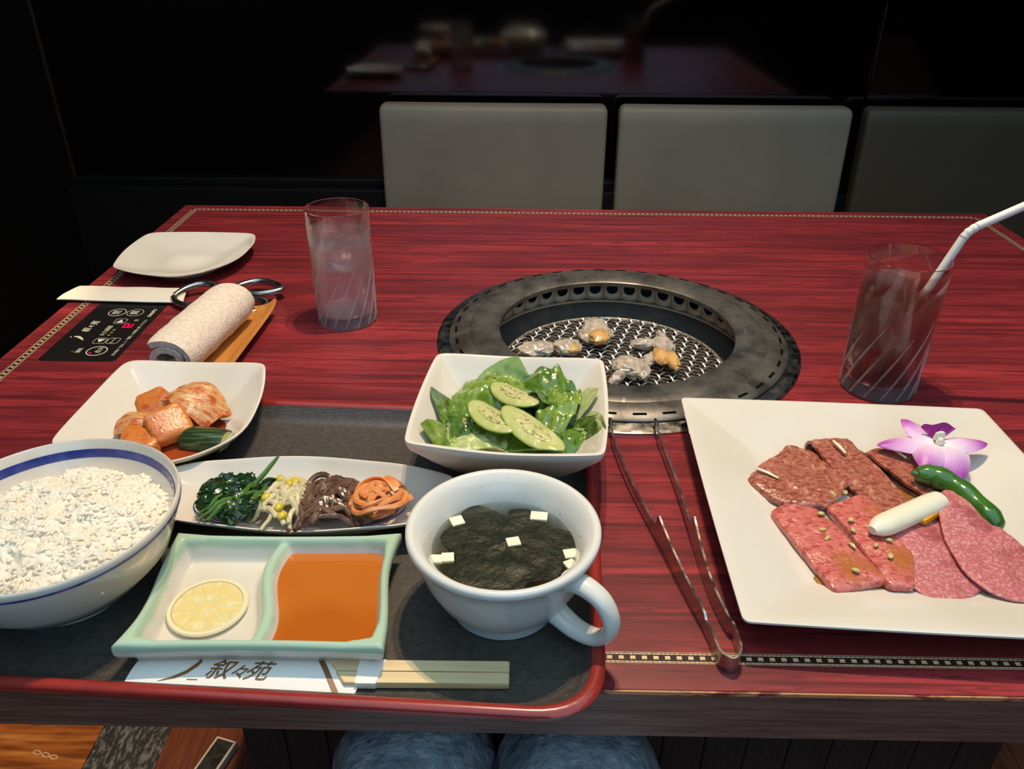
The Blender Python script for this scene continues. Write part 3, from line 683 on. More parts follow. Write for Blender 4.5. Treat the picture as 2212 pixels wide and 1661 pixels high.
def sq_plate(name, label, outline_pts, d, bulge, ctrl, z0, foot, c, inner, outer, extra=None, group=None):
    o = fillet(outline_pts, d, 8, bulge, 10)
    for _ in range(4): o = .5*o+.25*np.roll(o, 1, 0)+.25*np.roll(o, -1, 0)
    z = interp_z(o, ctrl)
    t = thing(name, label, 'plate' if 'plate' in name else 'dish', (c[0], c[1], z0), group)
    obj('dish_body', dish(o, z, z0, c, inner, outer), 'white_porc', t, sharp=60)
    if foot: obj('foot_ring', lathe([(foot-.45, z0+.5), (foot-.4, z0), (foot, z0), (foot+.25, z0+.5)], c, 48), 'white_porc', t)
    return t, o
def kimchi():
    pts = [(-37.3, 45.0), (-28.6, 42.7), (-22.7, 46.6), (-24.2, 57.9), (-36.9, 58.2)]
    ctrl = [(-37.3, 45.0, 3.9), (-27.8, 43.0, 3.2), (-23.0, 47.5, 3.3), (-24.2, 57.8, 4.2), (-36.9, 58.1, 4.2), (-31, 58, 3.7), (-37, 51, 3.6)]
    c = (-30.3, 49.8)
    inner = [(.001, .2), (.3, .2), (.45, .24), (.6, .38), (.75, .6), (.9, .86), (.965, .98), (.985, 1.0)]
    outer = [(1.0, .985), (1.0, .95), (.95, .82), (.78, .48), (.58, .2), (.42, .1), (.001, .1)]
    sq_plate('kimchi_dish', 'white square dish with one rounded corner holding kimchi', pts, [1.2, 2.6, 3.6, 1.2, 1.4], [.3, .03, .3, .25, .3], ctrl, TF, 3.4, c, inner, outer)
    j = rough_outline(ell((-29.7, 49.6), 4.3, 3.9, 0, 12), .6, .5, .5, 3)
    o = obj('kimchi_juice', slab(j, 1.25, 1.72, .06), 'kim_juice'); tag(o, 'red-orange kimchi juice pooled in the white dish', 'juice')
    G = 'kimchi pieces in the white dish'
    def sheet_piece(lab, c0, L, W, ang, z, arch, seed, m='kim_leaf', th=.55):
        ca, sa = math.cos(ang), math.sin(ang)
        def fn(u, v):
            s = (u-.5)*L; w_ = (v-.5)*W*(1-.25*abs(2*u-1)**3)
            h = z+arch*(1-(2*u-1)**2)+.35*(1-(2*v-1)**2)+.16*nz(s*1.6, w_*1.6, seed)+.08*nz(s*4, w_*4, seed)
            return (c0[0]+s*ca-w_*sa, c0[1]+s*sa+w_*ca, h)
        o = obj('kimchi_cabbage', sheet(fn, 20, 14, th), m); tag(o, lab, 'kimchi', G); return o
    sheet_piece('big arched kimchi cabbage leaf, topmost at the back of the white dish', (-29.0, 52.2), 5.6, 3.6, -.55, 2.1, 1.9, 2)
    sheet_piece('pale kimchi cabbage piece standing at the left side of the kimchi heap', (-32.6, 49.9), 3.0, 2.8, 1.2, 2.0, .8, 9)
    def cube(lab, c0, r, rot, seed):
        o = obj('kimchi_radish', blob(c0, r, rot, .08, 1.2, seed, 4, .42), 'kim_red'); tag(o, lab, 'kimchi', G)
    cube('orange kimchi radish cube leaning below the big cabbage leaf', (-32.0, 51.9, 3.1), (1.35, 1.25, .85), (.35, -.25, .45), 1)
    cube('smooth square-cut kimchi radish cube lying across the middle of the heap', (-29.7, 48.9, 3.1), (1.65, 1.5, .75), (.55, 0, .72), 2)
    cube('kimchi radish cube half hidden behind the rice bowl rim', (-31.4, 47.4, 2.3), (1.5, 1.4, 1.0), (.2, .1, .2), 3)
    a = math.radians(-10)
    t = thing('kimchi_cucumber', 'dark green kimchi cucumber wedge in the red juice', 'cucumber', (-26.9, 48.3, 1.6), G)
    ax = Vector((math.cos(a), math.sin(a), 0)); side = Vector((-math.sin(a), math.cos(a), 0)); up = Vector((0, 0, 1))
    def half(r0, r1, L):
        rings = []
        for s in (-L, -L*.9, 0, L*.9, L):
            rr = 1.0 if abs(s) < L else .96
            rings.append([Vector((-26.7, 48.4, 1.75))+ax*s+side*rr*r0*math.cos(th_)+up*rr*(.1+r1*math.sin(th_)) for th_ in [PI*k/10 for k in range(11)]]+[Vector((-26.7, 48.4, 1.75))+ax*s+side*0-up*.1])
        return loft(rings)
    obj('skin', half(1.25, 1.2, 1.75), 'cuke_skin', t); obj('flesh', half(1.1, 1.05, 1.78), 'cuke_flesh', t)
kimchi()

def salad():
    bl, br_, fr, fl = (-8.8, 55.4), (5.2, 54.7), (4.2, 40.6), (-9.9, 41.8); c = (-2.3, 48.2)
    ctrl = [(*bl, 6.7), (*br_, 6.7), (*fr, 6.6), (*fl, 6.6), (-2, 55.6, 6.25), (-2.8, 40.6, 6.25), (-9.8, 48.6, 6.25), (5.2, 47.6, 6.25)]
    inner = [(.001, .17), (.3, .18), (.38, .22), (.5, .36), (.7, .62), (.9, .9), (.955, .985), (.975, 1.0)]
    outer = [(1.0, .99), (1.003, .95), (.98, .87), (.8, .58), (.58, .27), (.44, .12), (.42, .0), (.38, .0), (.36, .08), (.001, .1)]
    sq_plate('salad_bowl', 'deep white square bowl of green salad', [fl, fr, br_, bl], .9, [.35, .3, .25, .3], ctrl, TF, 0, c, inner, outer)
    G = 'lettuce leaves in the square bowl'
    def wallz(x, y):
        k = max(abs((x+2.3)*1.0+.04*(y-48.2)), abs((y-48.2)+.06*(x+2.3)))/7.05
        return TF+float(np.interp(k, [0, .3, .38, .5, .7, .9, .96, 1.05], [.17, .18, .22, .36, .62, .9, .98, 1.2]))*6.1+.12
    def leaf(lab, p0, p1, W, zmid, curl, fold, m, seed, z0=2.6, z1=2.6, th=.07, tip=.8):
        p0, p1 = np.array(p0), np.array(p1); d = p1-p0; L = np.linalg.norm(d); d = d/L; n = np.array([-d[1], d[0]])
        def fn(u, v):
            s = u*L; q = (2*v-1); wd = W*(math.sin(PI*min(max(u*tip+.1, 0), 1))**.55)*(1+.07*nz(u*5, q*2, seed+3))
            arch = 4*u*(1-u)
            z = z0*(1-u)+z1*u+zmid*arch-curl*q*q*arch+fold*abs(q)
            z += .34*nz(s*.8, q*1.8, seed)+.20*nz(s*1.9, q*4, seed+1)+.10*nz(s*4, q*8, seed+2)+.22*q*q*math.sin(s*4+seed)-.14*math.exp(-(q/.08)**2)-.05*abs(math.sin(s*3.2+abs(q)*3))
            p = p0+d*s+n*q*wd/2
            return (p[0], p[1], max(z, wallz(p[0], p[1])))
        o = obj('lettuce_leaf', sheet(fn, 34, 26, th), m); tag(o, lab, 'lettuce', G)
    leaf('broad pale green lettuce leaf curling up at the back of the bowl', (-7.0, 48.8), (-1.0, 53.8), 5.6, 2.4, 1.2, 0, 'leaf', 1, 3.2, 4.0)
    leaf('folded green leaf with a raised corner beside the uppermost cucumber slice', (-2.4, 52.4), (2.6, 50.2), 5.0, 1.7, -.2, .5, 'leaf_dark', 2, 4.0, 3.8)
    leaf('light green leaf flap hanging below the folded corner leaf', (2.4, 52.2), (.2, 46.2), 3.0, 1.3, .4, .2, 'leaf', 21, 4.6, 3.8)
    leaf('dark green rolled leaf at the left corner of the salad', (-8.0, 50.8), (-4.6, 46.0), 3.6, 1.9, 1.6, 0, 'leaf_dark', 3, 2.8, 2.9)
    leaf('pale veined lettuce underside at the front of the bowl', (-6.6, 47.4), (-2.6, 42.4), 4.0, 1.1, .4, 0, 'leaf_pale', 4, 3.5, 3.2)
    leaf('yellow-green leaf edge tucked in the front left corner of the bowl', (-8.2, 43.6), (-4.8, 47.2), 3.6, 1.2, .9, 0, 'leaf', 5, 2.8, 2.9)
    leaf('glossy green leaf lying along the front wall of the bowl', (-4.4, 45.8), (1.8, 42.6), 4.4, 1.5, 1.2, 0, 'leaf_dark', 6, 3.2, 3.0)
    leaf('rounded bright green leaf at the right side of the salad', (1.0, 48.2), (3.1, 42.6), 4.6, 1.9, 1.5, 0, 'leaf_dark', 7, 3.1, 2.8)
    leaf('small frilly yellow-green leaf behind the rounded bright leaf', (1.0, 48.8), (4.0, 50.4), 3.0, .8, .6, 0, 'leaf_pale', 8, 3.4, 3.6)
    leaf('thin pale leaf edge between the rounded leaf and the bowl wall', (3.1, 47.6), (3.6, 43.4), 2.2, .9, .5, 0, 'leaf_pale', 9, 3.2, 3.1)
    leaf('mid green leaf lying under the cucumber slices', (-6.0, 50.4), (1.2, 45.0), 5.4, 1.3, .7, 0, 'leaf', 10, 3.4, 3.2)
    o = obj('lettuce_bed', poly_slab(rough_outline([(-6.2, 44.8), (1.4, 44.4), (1.8, 51.2), (-5.8, 51.8)], 1.5, .4, .6, 3), 1.2, lambda x, y: wallz(x, y), amp=.35, freq=.9), 'leaf_dark'); tag(o, 'bed of dark green leaves filling the bottom of the salad bowl', 'lettuce')
    def cuke(lab, p0, p1, W, z, tilt, seed):
        p0, p1 = np.array(p0), np.array(p1); cc = (p0+p1)/2; d = p1-p0; L = np.linalg.norm(d)/2; a = math.atan2(d[1], d[0])
        t = thing('cucumber_slice', lab, 'cucumber', (cc[0], cc[1], z-.1), 'cucumber slices on the salad')
        dd, nn = d/np.linalg.norm(d), np.array([-d[1], d[0]])/np.linalg.norm(d)
        zf = lambda x, y: z-tilt*np.dot(np.array([x, y])-cc, dd)/L-.25*(np.dot(np.array([x, y])-cc, nn)/W)**2*1.5
        obj('flesh', poly_slab(ell(cc, L, W, a, 44), .2, zf, 7, .06, 1.3, seed, 0, .12), 'cucumber', t)
        obj('core', poly_slab(ell(cc, L*.62, W*.5, a, 32), .05, lambda x, y: zf(x, y)+.19, 5, .05, 2, seed, 0, .2), 'cuke_core', t)
        rnd = random.Random(seed)
        for k in range(12):
            q = cc+dd*rnd.uniform(-.5, .5)*L+nn*rnd.choice((-1, 1))*rnd.uniform(.15, .36)*W
            obj('seed', blob((q[0], q[1], zf(*q)+.27), (.17, .08, .04), (0, 0, a+rnd.uniform(-.3, .3)), 0, 1, 0, 1), 'seed', t)
        for q in ((1, 1),): obj('peel', tube([(x, y, zf(x, y)+.12) for x, y in ell(cc, L*1.0, W*1.0, a, 44)+ell(cc, L, W, a, 44)[:1]], .06, 6), 'leaf', t)
    cuke('oval cucumber slice highest on the salad, leaning on the folded leaf', (-3.9, 51.2), (-.5, 47.4), 1.15, 6.1, -.15, 11)
    cuke('oval cucumber slice beside the pale leaf, overlapped by its neighbour', (-5.5, 48.6), (-2.1, 44.7), 1.2, 5.7, .1, 12)
    cuke('longest oval cucumber slice reaching the front of the salad bowl', (-2.9, 47.3), (1.3, 42.4), 1.3, 5.8, .35, 13)
    rnd = random.Random(5)
    for (x, y, z) in ((-6.0, 47.4, 5.0), (-5.9, 47.0, 4.9), (.3, 51.2, 6.1), (.9, 46.0, 5.2), (-3.8, 52.0, 6.4), (2.6, 48.9, 4.6)):
        o = obj('sesame_seed', blob((x, y, z), (.17, .1, .07), (0, 0, rnd.random()*3), 0, 1, 0, 2), 'sesame'); tag(o, 'tan sesame seed scattered on the salad leaves', 'seed', 'sesame seeds on the salad')
salad()

def soup_cup():
    c = (-2.6, 33.0)
    t = thing('soup_cup', 'white porcelain soup cup with looped handle holding seaweed soup', 'cup', (c[0], c[1], TF))
    prof = [(.01, 1.2), (2.4, 1.25), (3.5, 1.9), (4.15, 3.6), (4.45, 5.2), (4.95, 6.1), (5.35, 6.55), (5.62, 6.68), (5.86, 6.55), (5.88, 6.25), (5.6, 5.95), (5.36, 5.6), (5.2, 4.9), (4.95, 3.6), (4.3, 2.2), (3.55, 1.3), (3.35, 1.05), (3.4, .62), (3.3, TF), (3.0, TF), (2.9, .9), (.01, .95)]
    obj('cup_body', lathe(prof, c, 96), 'cup_porc', t, sharp=70)
    ang = math.radians(-38); dx, dy = math.cos(ang), math.sin(ang)
    hp = cr_path([(4.7, 5.0), (5.9, 5.35), (7.3, 4.9), (7.95, 3.5), (7.2, 2.1), (5.7, 1.7), (4.2, 2.1)], 6)
    path = [(c[0]+r*dx, c[1]+r*dy, z) for r, z in hp]; k = len(path)
    obj('handle', tube(path, [.62+.2*abs(2*i/(k-1)-1)**2 for i in range(k)], 14, .72), 'cup_porc', t)
    o = obj('seaweed_soup', lathe([(.01, 1.3), (2.3, 1.32), (3.4, 1.95), (4.05, 3.6), (4.36, 5.0), (.01, 5.0)], c, 64), 'soup'); tag(o, 'clear broth in the white handled cup', 'soup')
    rnd = random.Random(2)
    def fn(u, v):
        a = u*2*PI; r = v*3.95*(1+.16*math.sin(3*a+1)+.1*math.sin(7*a))
        x, y = r*math.cos(a)+.1, r*math.sin(a)-.35
        return (c[0]+x, c[1]+y, min(4.97, 4.92+.08*nz(x*.9, y*.9, 3)+.03*nz(x*2.5, y*2.5, 7)))
    o = obj('wakame_seaweed', sheet(fn, 48, 14, .08), 'wakame'); tag(o, 'dark green mass of seaweed floating in the soup', 'seaweed')
    for i, (a0, a1, r0, r1) in enumerate(((.9, 1.5, 3.0, 4.1), (-.5, .0, 3.0, 4.0), (2.4, 2.9, 3.0, 3.9))):
        def f2(u, v, a0=a0, a1=a1, r0=r0, r1=r1):
            a = a0+(a1-a0)*u; r = r0+(r1-r0)*v*(.6+.4*math.sin(PI*u)); return (c[0]+r*math.cos(a), c[1]+r*math.sin(a), 4.78+.1*nz(a*4, r, 1))
        o = obj('wakame_seaweed', sheet(f2, 10, 6, .07), 'wakame')
        tag(o, ('ragged seaweed blade drifting toward the back wall of the cup', 'ragged seaweed blade pointing at the cup handle', 'ragged seaweed blade beside the leek square near the sauce dish')[i], 'seaweed', 'loose seaweed blades in the soup')
    labs = ('leek square floating by the back left wall of the cup', 'larger leek square floating on the seaweed near the back wall', 'lone leek square in the middle of the seaweed', 'leek square against the wall nearest the sauce dish', 'yellowish leek square touching the cup wall and another square', 'striped leek square floating on the handle side', 'small leek square half under the striped one')
    for i, ((x, y), s, a) in enumerate(zip(((-5.6, 35.3), (-.4, 35.9), (-2.0, 33.4), (-5.9, 31.9), (-6.55, 31.75), (1.45, 32.4), (1.4, 31.5)), ((.42, .42), (.55, .4), (.42, .38), (.38, .38), (.36, .34), (.4, .38), (.34, .32)), (.4, -.1, .25, .1, .0, .2, .5))):
        m = Matrix.Translation((x, y, 0)) @ Matrix.Rotation(a, 4, 'Z')
        o = obj('leek_square', xf(box(-s[0], s[0], -s[1], s[1], 4.86, 5.08, .05), m), 'leek'); tag(o, 'white '+labs[i], 'leek', 'leek squares in the soup')
soup_cup()

def sauce_dish():
    bl, br_, fr, fl = np.array((-24.3, 36.4)), np.array((-9.5, 36.7)), np.array((-9.2, 26.9)), np.array((-24.4, 26.7)); z0 = TF; zr = 2.75; zf = 1.15
    t = thing('sauce_dish', 'two-compartment sauce dish with pale celadon green rim', 'dish', (-16.9, 31.5, z0))
    def P(a, b):
        ea = .02*math.sin(PI*b); eb = .02*math.sin(PI*a)      # sides pinch in, corners flare
        a2 = a+ea*(1-2*a)**3 if True else a; b2 = b+eb*(1-2*b)**3
        a2 += .012*math.sin(2*PI*b)
        return (fl*(1-a2)+fr*a2)*(1-b2)+(bl*(1-a2)+br_*a2)*b2
    nu, nv = 110, 76; V = []; F = []
    def H(a, b):
        w_, h_ = 14.9, 9.8
        d = min(a*w_, (1-a)*w_, b*h_, (1-b)*h_)
        dv = abs(a-.492-.022*math.sin(2*PI*b+.3))*w_
        cor = min(1, math.hypot(min(a, 1-a)*w_, min(b, 1-b)*h_)/2.2)
        def wall(x, top, w0): 
            k = min(max((x-w0)/.75, 0), 1); k = k*k*(3-2*k); return top*(1-k)
        z = max(wall(d-(.0 if cor >= 1 else (1-cor)*.5), zr-zf, .38), wall(dv, zr-zf-.28, .16))
        if d < .3: z -= (.3-d)**2*2.2
        return zf+z+.15*(1-cor)
    for i in range(nu+1):
        for j in range(nv+1):
            a, b = i/nu, j/nv; p = P(a, b)
            k = 1.0
            V.append((p[0], p[1], H(a, b)))
    W = nv+1
    for i in range(nu):
        for j in range(nv): q = i*W+j; F.append((q, q+1, q+W+1, q+W))
    rim = [i*W for i in range(nu)]+[nu*W+j for j in range(nv)]+[i*W+nv for i in range(nu, 0, -1)]+[j for j in range(nv, 0, -1)]
    cc = np.array([-16.9, 31.6])
    prev = rim
    for s, z in ((1.004, zr-.4), (1.0, zr-.75), (.975, zr-1.05), (.9, zr-1.3), (.86, z0+.05), (.8, z0)):
        base = len(V)
        for r in rim:
            p = np.array(V[r][:2]); p = cc+(p-cc)*s; V.append((p[0], p[1], z))
        cur = list(range(base, base+len(rim)))
        for i in range(len(rim)):
            j = (i+1) % len(rim); F.append((prev[i], prev[j], cur[j], cur[i]))
        prev = cur
    F.append(tuple(prev[::-1]))
    obj('dish_body', (V, F), 'celadon', t, sharp=75, origin=(-16.9, 31.5, z0))
    def pool(a0, a1, z, m, name, lab, cat):
        out = [P(a, .055) for a in np.linspace(a0(.05), a1(.05), 10)]+[P(a1(b), b) for b in np.linspace(.08, .92, 10)]+[P(a, .945) for a in np.linspace(a1(.95), a0(.95), 10)]+[P(a0(b), b) for b in np.linspace(.92, .08, 10)]
        o = obj(name, slab(out, z-.35, z, .03), m); tag(o, lab, cat)
    dv = lambda b: .492+.022*math.sin(2*PI*b+.3)
    pool(lambda b: .035, lambda b: dv(b)-.02, 1.38, 'lemon_liq', 'lemon_juice', 'clear lemon juice in the sauce dish compartment with the lemon slice', 'juice')
    pool(lambda b: dv(b)+.025, lambda b: .965, 1.75, 'sauce', 'dipping_sauce', 'glossy orange-brown dipping sauce filling one compartment of the green dish', 'sauce')
    lc = (-20.7, 31.1); a = .08
    l = thing('lemon_slice', 'thin round lemon slice lying in the juice', 'lemon', (lc[0], lc[1], 1.3))
    obj('rind', lathe([(2.12, 1.32), (2.35, 1.32), (2.42, 1.42), (2.35, 1.54), (2.12, 1.54), (2.12, 1.32)], lc, 56), 'lemon_rind', l)
    for k in range(9):
        a0 = 2*PI*k/9+.02; a1 = 2*PI*(k+1)/9-.02
        am = (a0+a1)/2; o = [(lc[0]+.16*math.cos(am), lc[1]+.16*math.sin(am))]+[(lc[0]+2.07*math.cos(x), lc[1]+2.07*math.sin(x)) for x in np.linspace(a0, a1, 7)]
        obj('segment', poly_slab(o, .17, lambda x, y: 1.34, 4, .05, 2.5, k, 0, .15), 'lemon_flesh', l)
    obj('membrane', lathe([(.01, 1.33), (2.1, 1.33), (2.1, 1.5), (.01, 1.5)], lc, 40), 'lemon_flesh', l)
sauce_dish()

def namul():
    pts = [(-29.0, 39.0), (-17.2, 36.6), (-6.6, 38.4), (-6.2, 43.2), (-18.6, 46.6), (-28.8, 43.6)]
    c = (-17.6, 41.4)
    ctrl = [(-29, 39, 2.6), (-28.8, 43.6, 2.6), (-17.2, 36.6, 2.3), (-18.6, 46.6, 2.5), (-6.6, 38.4, 2.8), (-6.2, 43.2, 2.8)]
    inner = [(.001, .22), (.4, .23), (.6, .3), (.8, .56), (.93, .88), (.97, .98), (.983, 1.0)]
    outer = [(1.0, .985), (1.0, .95), (.92, .72), (.72, .34), (.6, .2), (.58, .0), (.54, .0), (.001, .1)]
    t, o = sq_plate('namul_dish', 'long white boat-shaped dish holding four vegetable sides', pts, [1.2, 5.2, 1.2, 1.2, 5.4, 1.2], [.25, .25, 0, .3, .3, 0], ctrl, TF, 0, c, inner, outer)
    for r in (1.0, .93):                                                  # painted double ring
        e = ell((-17.5, 41.3), 7.7*r, 3.0*r, 0, 80)
        obj('painted_ring', tube([(x, y, TF+.05+2.05*float(np.interp(math.hypot((x+17.6)/11.2, (y-41.5)/4.9), [0, .6, .8, .93, 1.0], [.22, .3, .56, .88, 1.0]))) for x, y in e+e[:1]], .05, 5, .6), 'blue_line', t)
    rnd = random.Random(11)
    def heap(cx, cy, rx, ry, h):
        def f(x, y):
            d = ((x-cx)/rx)**2+((y-cy)/ry)**2
            s_ = math.hypot((x+17.6)/11.4, (y-41.5)/5.0)
            return TF+float(np.interp(s_, [0, .6, .8, .93, 1.0], [.22, .3, .56, .88, 1.0]))*1.9+.25+h*max(0, 1-d)**.7
        return f
    def strand(cx, cy, rx, ry, f, ang, L, r, bend, m, name, par, lift=0.0, n=9, taper=.7, flat=.8):
        x0 = cx+rnd.uniform(-.5, .5)*rx; y0 = cy+rnd.uniform(-.5, .5)*ry; pts = []; a = ang
        x, y = x0-math.cos(a)*L/2, y0-math.sin(a)*L/2; cv = bend*rnd.uniform(.4, 1)*rnd.choice((-1, 1))
        for k in range(n):
            pts.append((x, y, f(x, y)+lift+.12*math.sin(k*1.3+x0*3)))
            x += math.cos(a)*L/(n-1); y += math.sin(a)*L/(n-1); a += cv/(n-1)
        obj(name, tube(pts, [r*(1-(1-taper)*abs(2*k/(n-1)-1)) for k in range(n)], 7, flat), m, par)
    # spinach
    t = thing('spinach_namul', 'dark green boiled spinach heap with stalks at one end of the boat dish', 'spinach', (-21.7, 40.6, 1.2), 'vegetable sides in the boat dish')
    f = heap(-21.9, 40.5, 3.1, 3.4, 2.0)
    for k in range(30):
        x, y = -22.1+rnd.uniform(-2.2, 2.1), 40.5+rnd.uniform(-2.4, 2.1)
        s = rnd.uniform(.7, 1.15)
        if math.hypot((x+17.6)/11.4, (y-41.5)/5.0) > .74: continue
        obj('leaf', blob((x, y, f(x, y)-.15), (s, s*.7, .5), (rnd.uniform(-.4, .4), rnd.uniform(-.4, .4), rnd.random()*3), .5, 1.3, k, 3), 'spinach', t)
    for k in range(13): strand(-21.6+k*.12, 39.6, 2.8, 1.6, f, math.radians(rnd.uniform(48, 72)), rnd.uniform(2.6, 3.8), rnd.uniform(.15, .22), .4, 'spin_stem', 'stalk', t, .22)
    obj('stalk', tube(cr_path([(-20.6, 41.2, 3.1), (-19.9, 42.4, 3.6), (-19.3, 43.4, 4.1)], 4), [.2, .2, .2, .19, .18, .17, .15, .12, .1], 7), 'spin_stem', t)
    # bean sprouts
    t = thing('bean_sprout_namul', 'pale bean sprouts with yellow heads next to the spinach', 'bean sprouts', (-18.3, 40.3, 1.2), 'vegetable sides in the boat dish')
    f = heap(-18.2, 40.4, 2.2, 3.6, 2.0)
    obj('sprout_core', blob((-18.2, 40.8, 1.9), (1.2, 1.6, .7), (0, 0, 0), .3, 1.3, 4, 3), 'sprout', t)
    for k in range(26): strand(-18.2, 40.2, 2.0, 3.6, f, math.radians(rnd.uniform(40, 130)), rnd.uniform(2.4, 4.0), rnd.uniform(.18, .28), 1.3, 'sprout', 'sprout', t, .12)
    for (x, y) in ((-18.0, 41.0), (-17.7, 41.5), (-19.3, 39.8), (-18.1, 38.6), (-17.7, 37.9), (-19.0, 42.2)):
        obj('bean_head', blob((x, y, f(x, y)+.28), (.3, .42, .28), (0, 0, rnd.random()*3), .05, 1, 0, 3), 'bean', t)
    # bracken
    t = thing('bracken_namul', 'glossy brown bracken fern stalks coiled beside the bean sprouts', 'bracken', (-15.2, 40.3, 1.2), 'vegetable sides in the boat dish')
    f = heap(-15.1, 40.4, 2.7, 3.6, 2.0)
    obj('fern_core', blob((-15.1, 40.7, 1.8), (1.5, 1.6, .6), (0, 0, 0), .3, 1.3, 9, 3), 'fern', t)
    for k in range(34): strand(-15.1, 40.2, 2.7, 3.8, f, math.radians(rnd.uniform(25, 120)), rnd.uniform(2.4, 4.2), rnd.uniform(.2, .3), 1.9, 'fern', 'stalk', t, .2)
    for k in range(3):
        e = ell((-16.0+k*1.2, 41.7-.3*k), .75, .6, k, 16); obj('stalk', tube([(x, y, 3.1+.25*math.sin(i*.5)-.1*k) for i, (x, y) in enumerate(e[:14])], .22, 7), 'fern', t)
    # pickled radish
    t = thing('radish_namul', 'orange pickled radish strips looped at the end near the soup cup', 'radish', (-11.6, 40.3, 1.2), 'vegetable sides in the boat dish')
    f = heap(-11.7, 40.3, 2.7, 3.4, 1.9)
    obj('radish_core', blob((-11.7, 40.7, 1.9), (1.3, 1.4, .7), (0, 0, 0), .25, 1.3, 5, 3), 'radish', t)
    for k in range(9):
        e = ell((-11.6+rnd.uniform(-.4, .5), 40.0+rnd.uniform(-.5, .5)), rnd.uniform(1.1, 1.9), rnd.uniform(1.3, 2.1), rnd.uniform(-.5, .5), 40); s = rnd.randrange(40); n = rnd.randrange(16, 28)
        pts_ = [(e[(s+i) % 40][0], e[(s+i) % 40][1]) for i in range(n)]
        obj('strip', tube([(x, y, f(x, y)+.25+.18*math.sin(i*.4)) for i, (x, y) in enumerate(pts_)], .27, 6, .6), 'radish', t)
    for k in range(8): strand(-11.6, 39.9, 2.0, 2.6, f, math.radians(rnd.uniform(20, 130)), rnd.uniform(1.8, 3.2), .26, 1.2, 'radish', 'strip', t, .25, flat=.6)
    obj('carrot_strip', tube(cr_path([(-13.6, 40.0, 2.7), (-12.6, 41.2, 3.6), (-11.4, 41.4, 3.7), (-10.4, 40.4, 3.3)], 5), .1, 6), 'carrot', t)
    obj('strip', tube([(-11.8, 38.7, 2.6), (-10.6, 39.1, 2.8), (-9.2, 40.2, 3.1)], .3, 6, .6), 'radish', t)
namul()

def chopsticks():
    # paper sleeve: flat folded envelope with printed logo, chopsticks poking out of it in an inner wrap
    t = thing('chopstick_sleeve', 'white paper chopstick sleeve with bronze logo and border stripe at the tray rim', 'paper sleeve', (-17.2, 26.5, TF))
    o = [(-23.9, 25.35), (-10.9, 24.75), (-10.5, 26.2), (-10.75, 28.4), (-23.4, 28.3)]
    def zf(x, y): return TF+.02+.34*math.exp(-((y-27.0)/1.3)**2)
    pts = fillet(o, .12, 3, 0, 10)
    obj('envelope', poly_slab(pts, .07, zf, 12, 0, 1, 0, 0, .02), 'paper_white', t, sharp=60)
    top = lambda x, y: zf(x, y)+.085
    def stripe(p, q, w0):
        p, q = np.array(p), np.array(q); d = (q-p)/np.linalg.norm(q-p); n = np.array([-d[1], d[0]])
        return sheet(lambda u, v: (*(p+(q-p)*u+n*w0*(v-.5)), top(*(p+(q-p)*u))+.012), 10, 2, .012)
    obj('border_stripe', stripe((-13.35, 28.2), (-11.35, 24.8), .3), 'gold_ink', t)
    obj('border_stripe', stripe((-17.6, 28.25), (-13.3, 28.2), .22), 'gold_ink', t)
    def ink(vf):
        return [(p[0], p[1], top(p[0], p[1])+.012+p[2]) for p in vf[0]], vf[1]
    xd, yd = (.9989, -.0463, 0), (.06, .9989, 0)
    for s, x, y, sz in (('叙', -18.35, 26.75, 1.4), ('々', -17.2, 26.6, 1.05), ('苑', -16.15, 26.7, 1.4)):
        obj('logo', ink(place2d(text_vf(s, sz, .35, .012, 0), (x-.35, y, 0), xd, yd)), 'gold_ink', t, smooth=False)
    sw = [(x-1.1, y) for x, y in ((-20.9, 26.0), (-20.0, 26.35), (-19.4, 26.7), (-19.0, 27.2), (-18.85, 27.5), (-18.7, 27.35), (-18.85, 26.95), (-19.3, 26.5), (-19.9, 26.2))]
    obj('logo', ink(([(x, y, 0) for x, y in sw], [tuple(range(len(sw)))])), 'gold_ink', t, smooth=False)
    dt = ell((-19.5, 27.72), .13, .08, .4, 10); obj('logo', ink(([(x, y, 0) for x, y in dt], [tuple(range(10))])), 'gold_ink', t, smooth=False)
    bar = [(-20.3, 26.12), (-19.7, 26.12), (-19.7, 26.17), (-20.3, 26.17)]; obj('logo', ink(([(x, y, 0) for x, y in bar], [(0, 1, 2, 3)])), 'gold_ink', t, smooth=False)
    # inner band around the sticks
    b = fillet([(-10.75, 25.85), (-9.55, 25.85), (-9.2, 27.6), (-10.75, 27.6)], .05, 2, 0, 4)
    obj('inner_wrap', poly_slab(b, .5, lambda x, y: TF+.1, 5, 0, 1, 0, 0, .04), 'paper_white', t)
    for i, (lab, y0) in enumerate((('pale wooden chopstick on the side next to the tray rim, in the paper sleeve', 25.95), ('pale wooden chopstick on the side next to the soup cup, in the paper sleeve', 26.78))):
        m = [(-11.4-.7*(y0-26), y0), (-2.1, y0+.12), (-2.1, y0+.86), (-12.0-.7*(y0-26), y0+.76)]
        o = obj('chopstick', slab(fillet(m, .05, 2, 0, 4), TF+.1, TF+.55, .07), 'chop'); tag(o, lab, 'chopstick', 'pair of chopsticks in the sleeve')
chopsticks()

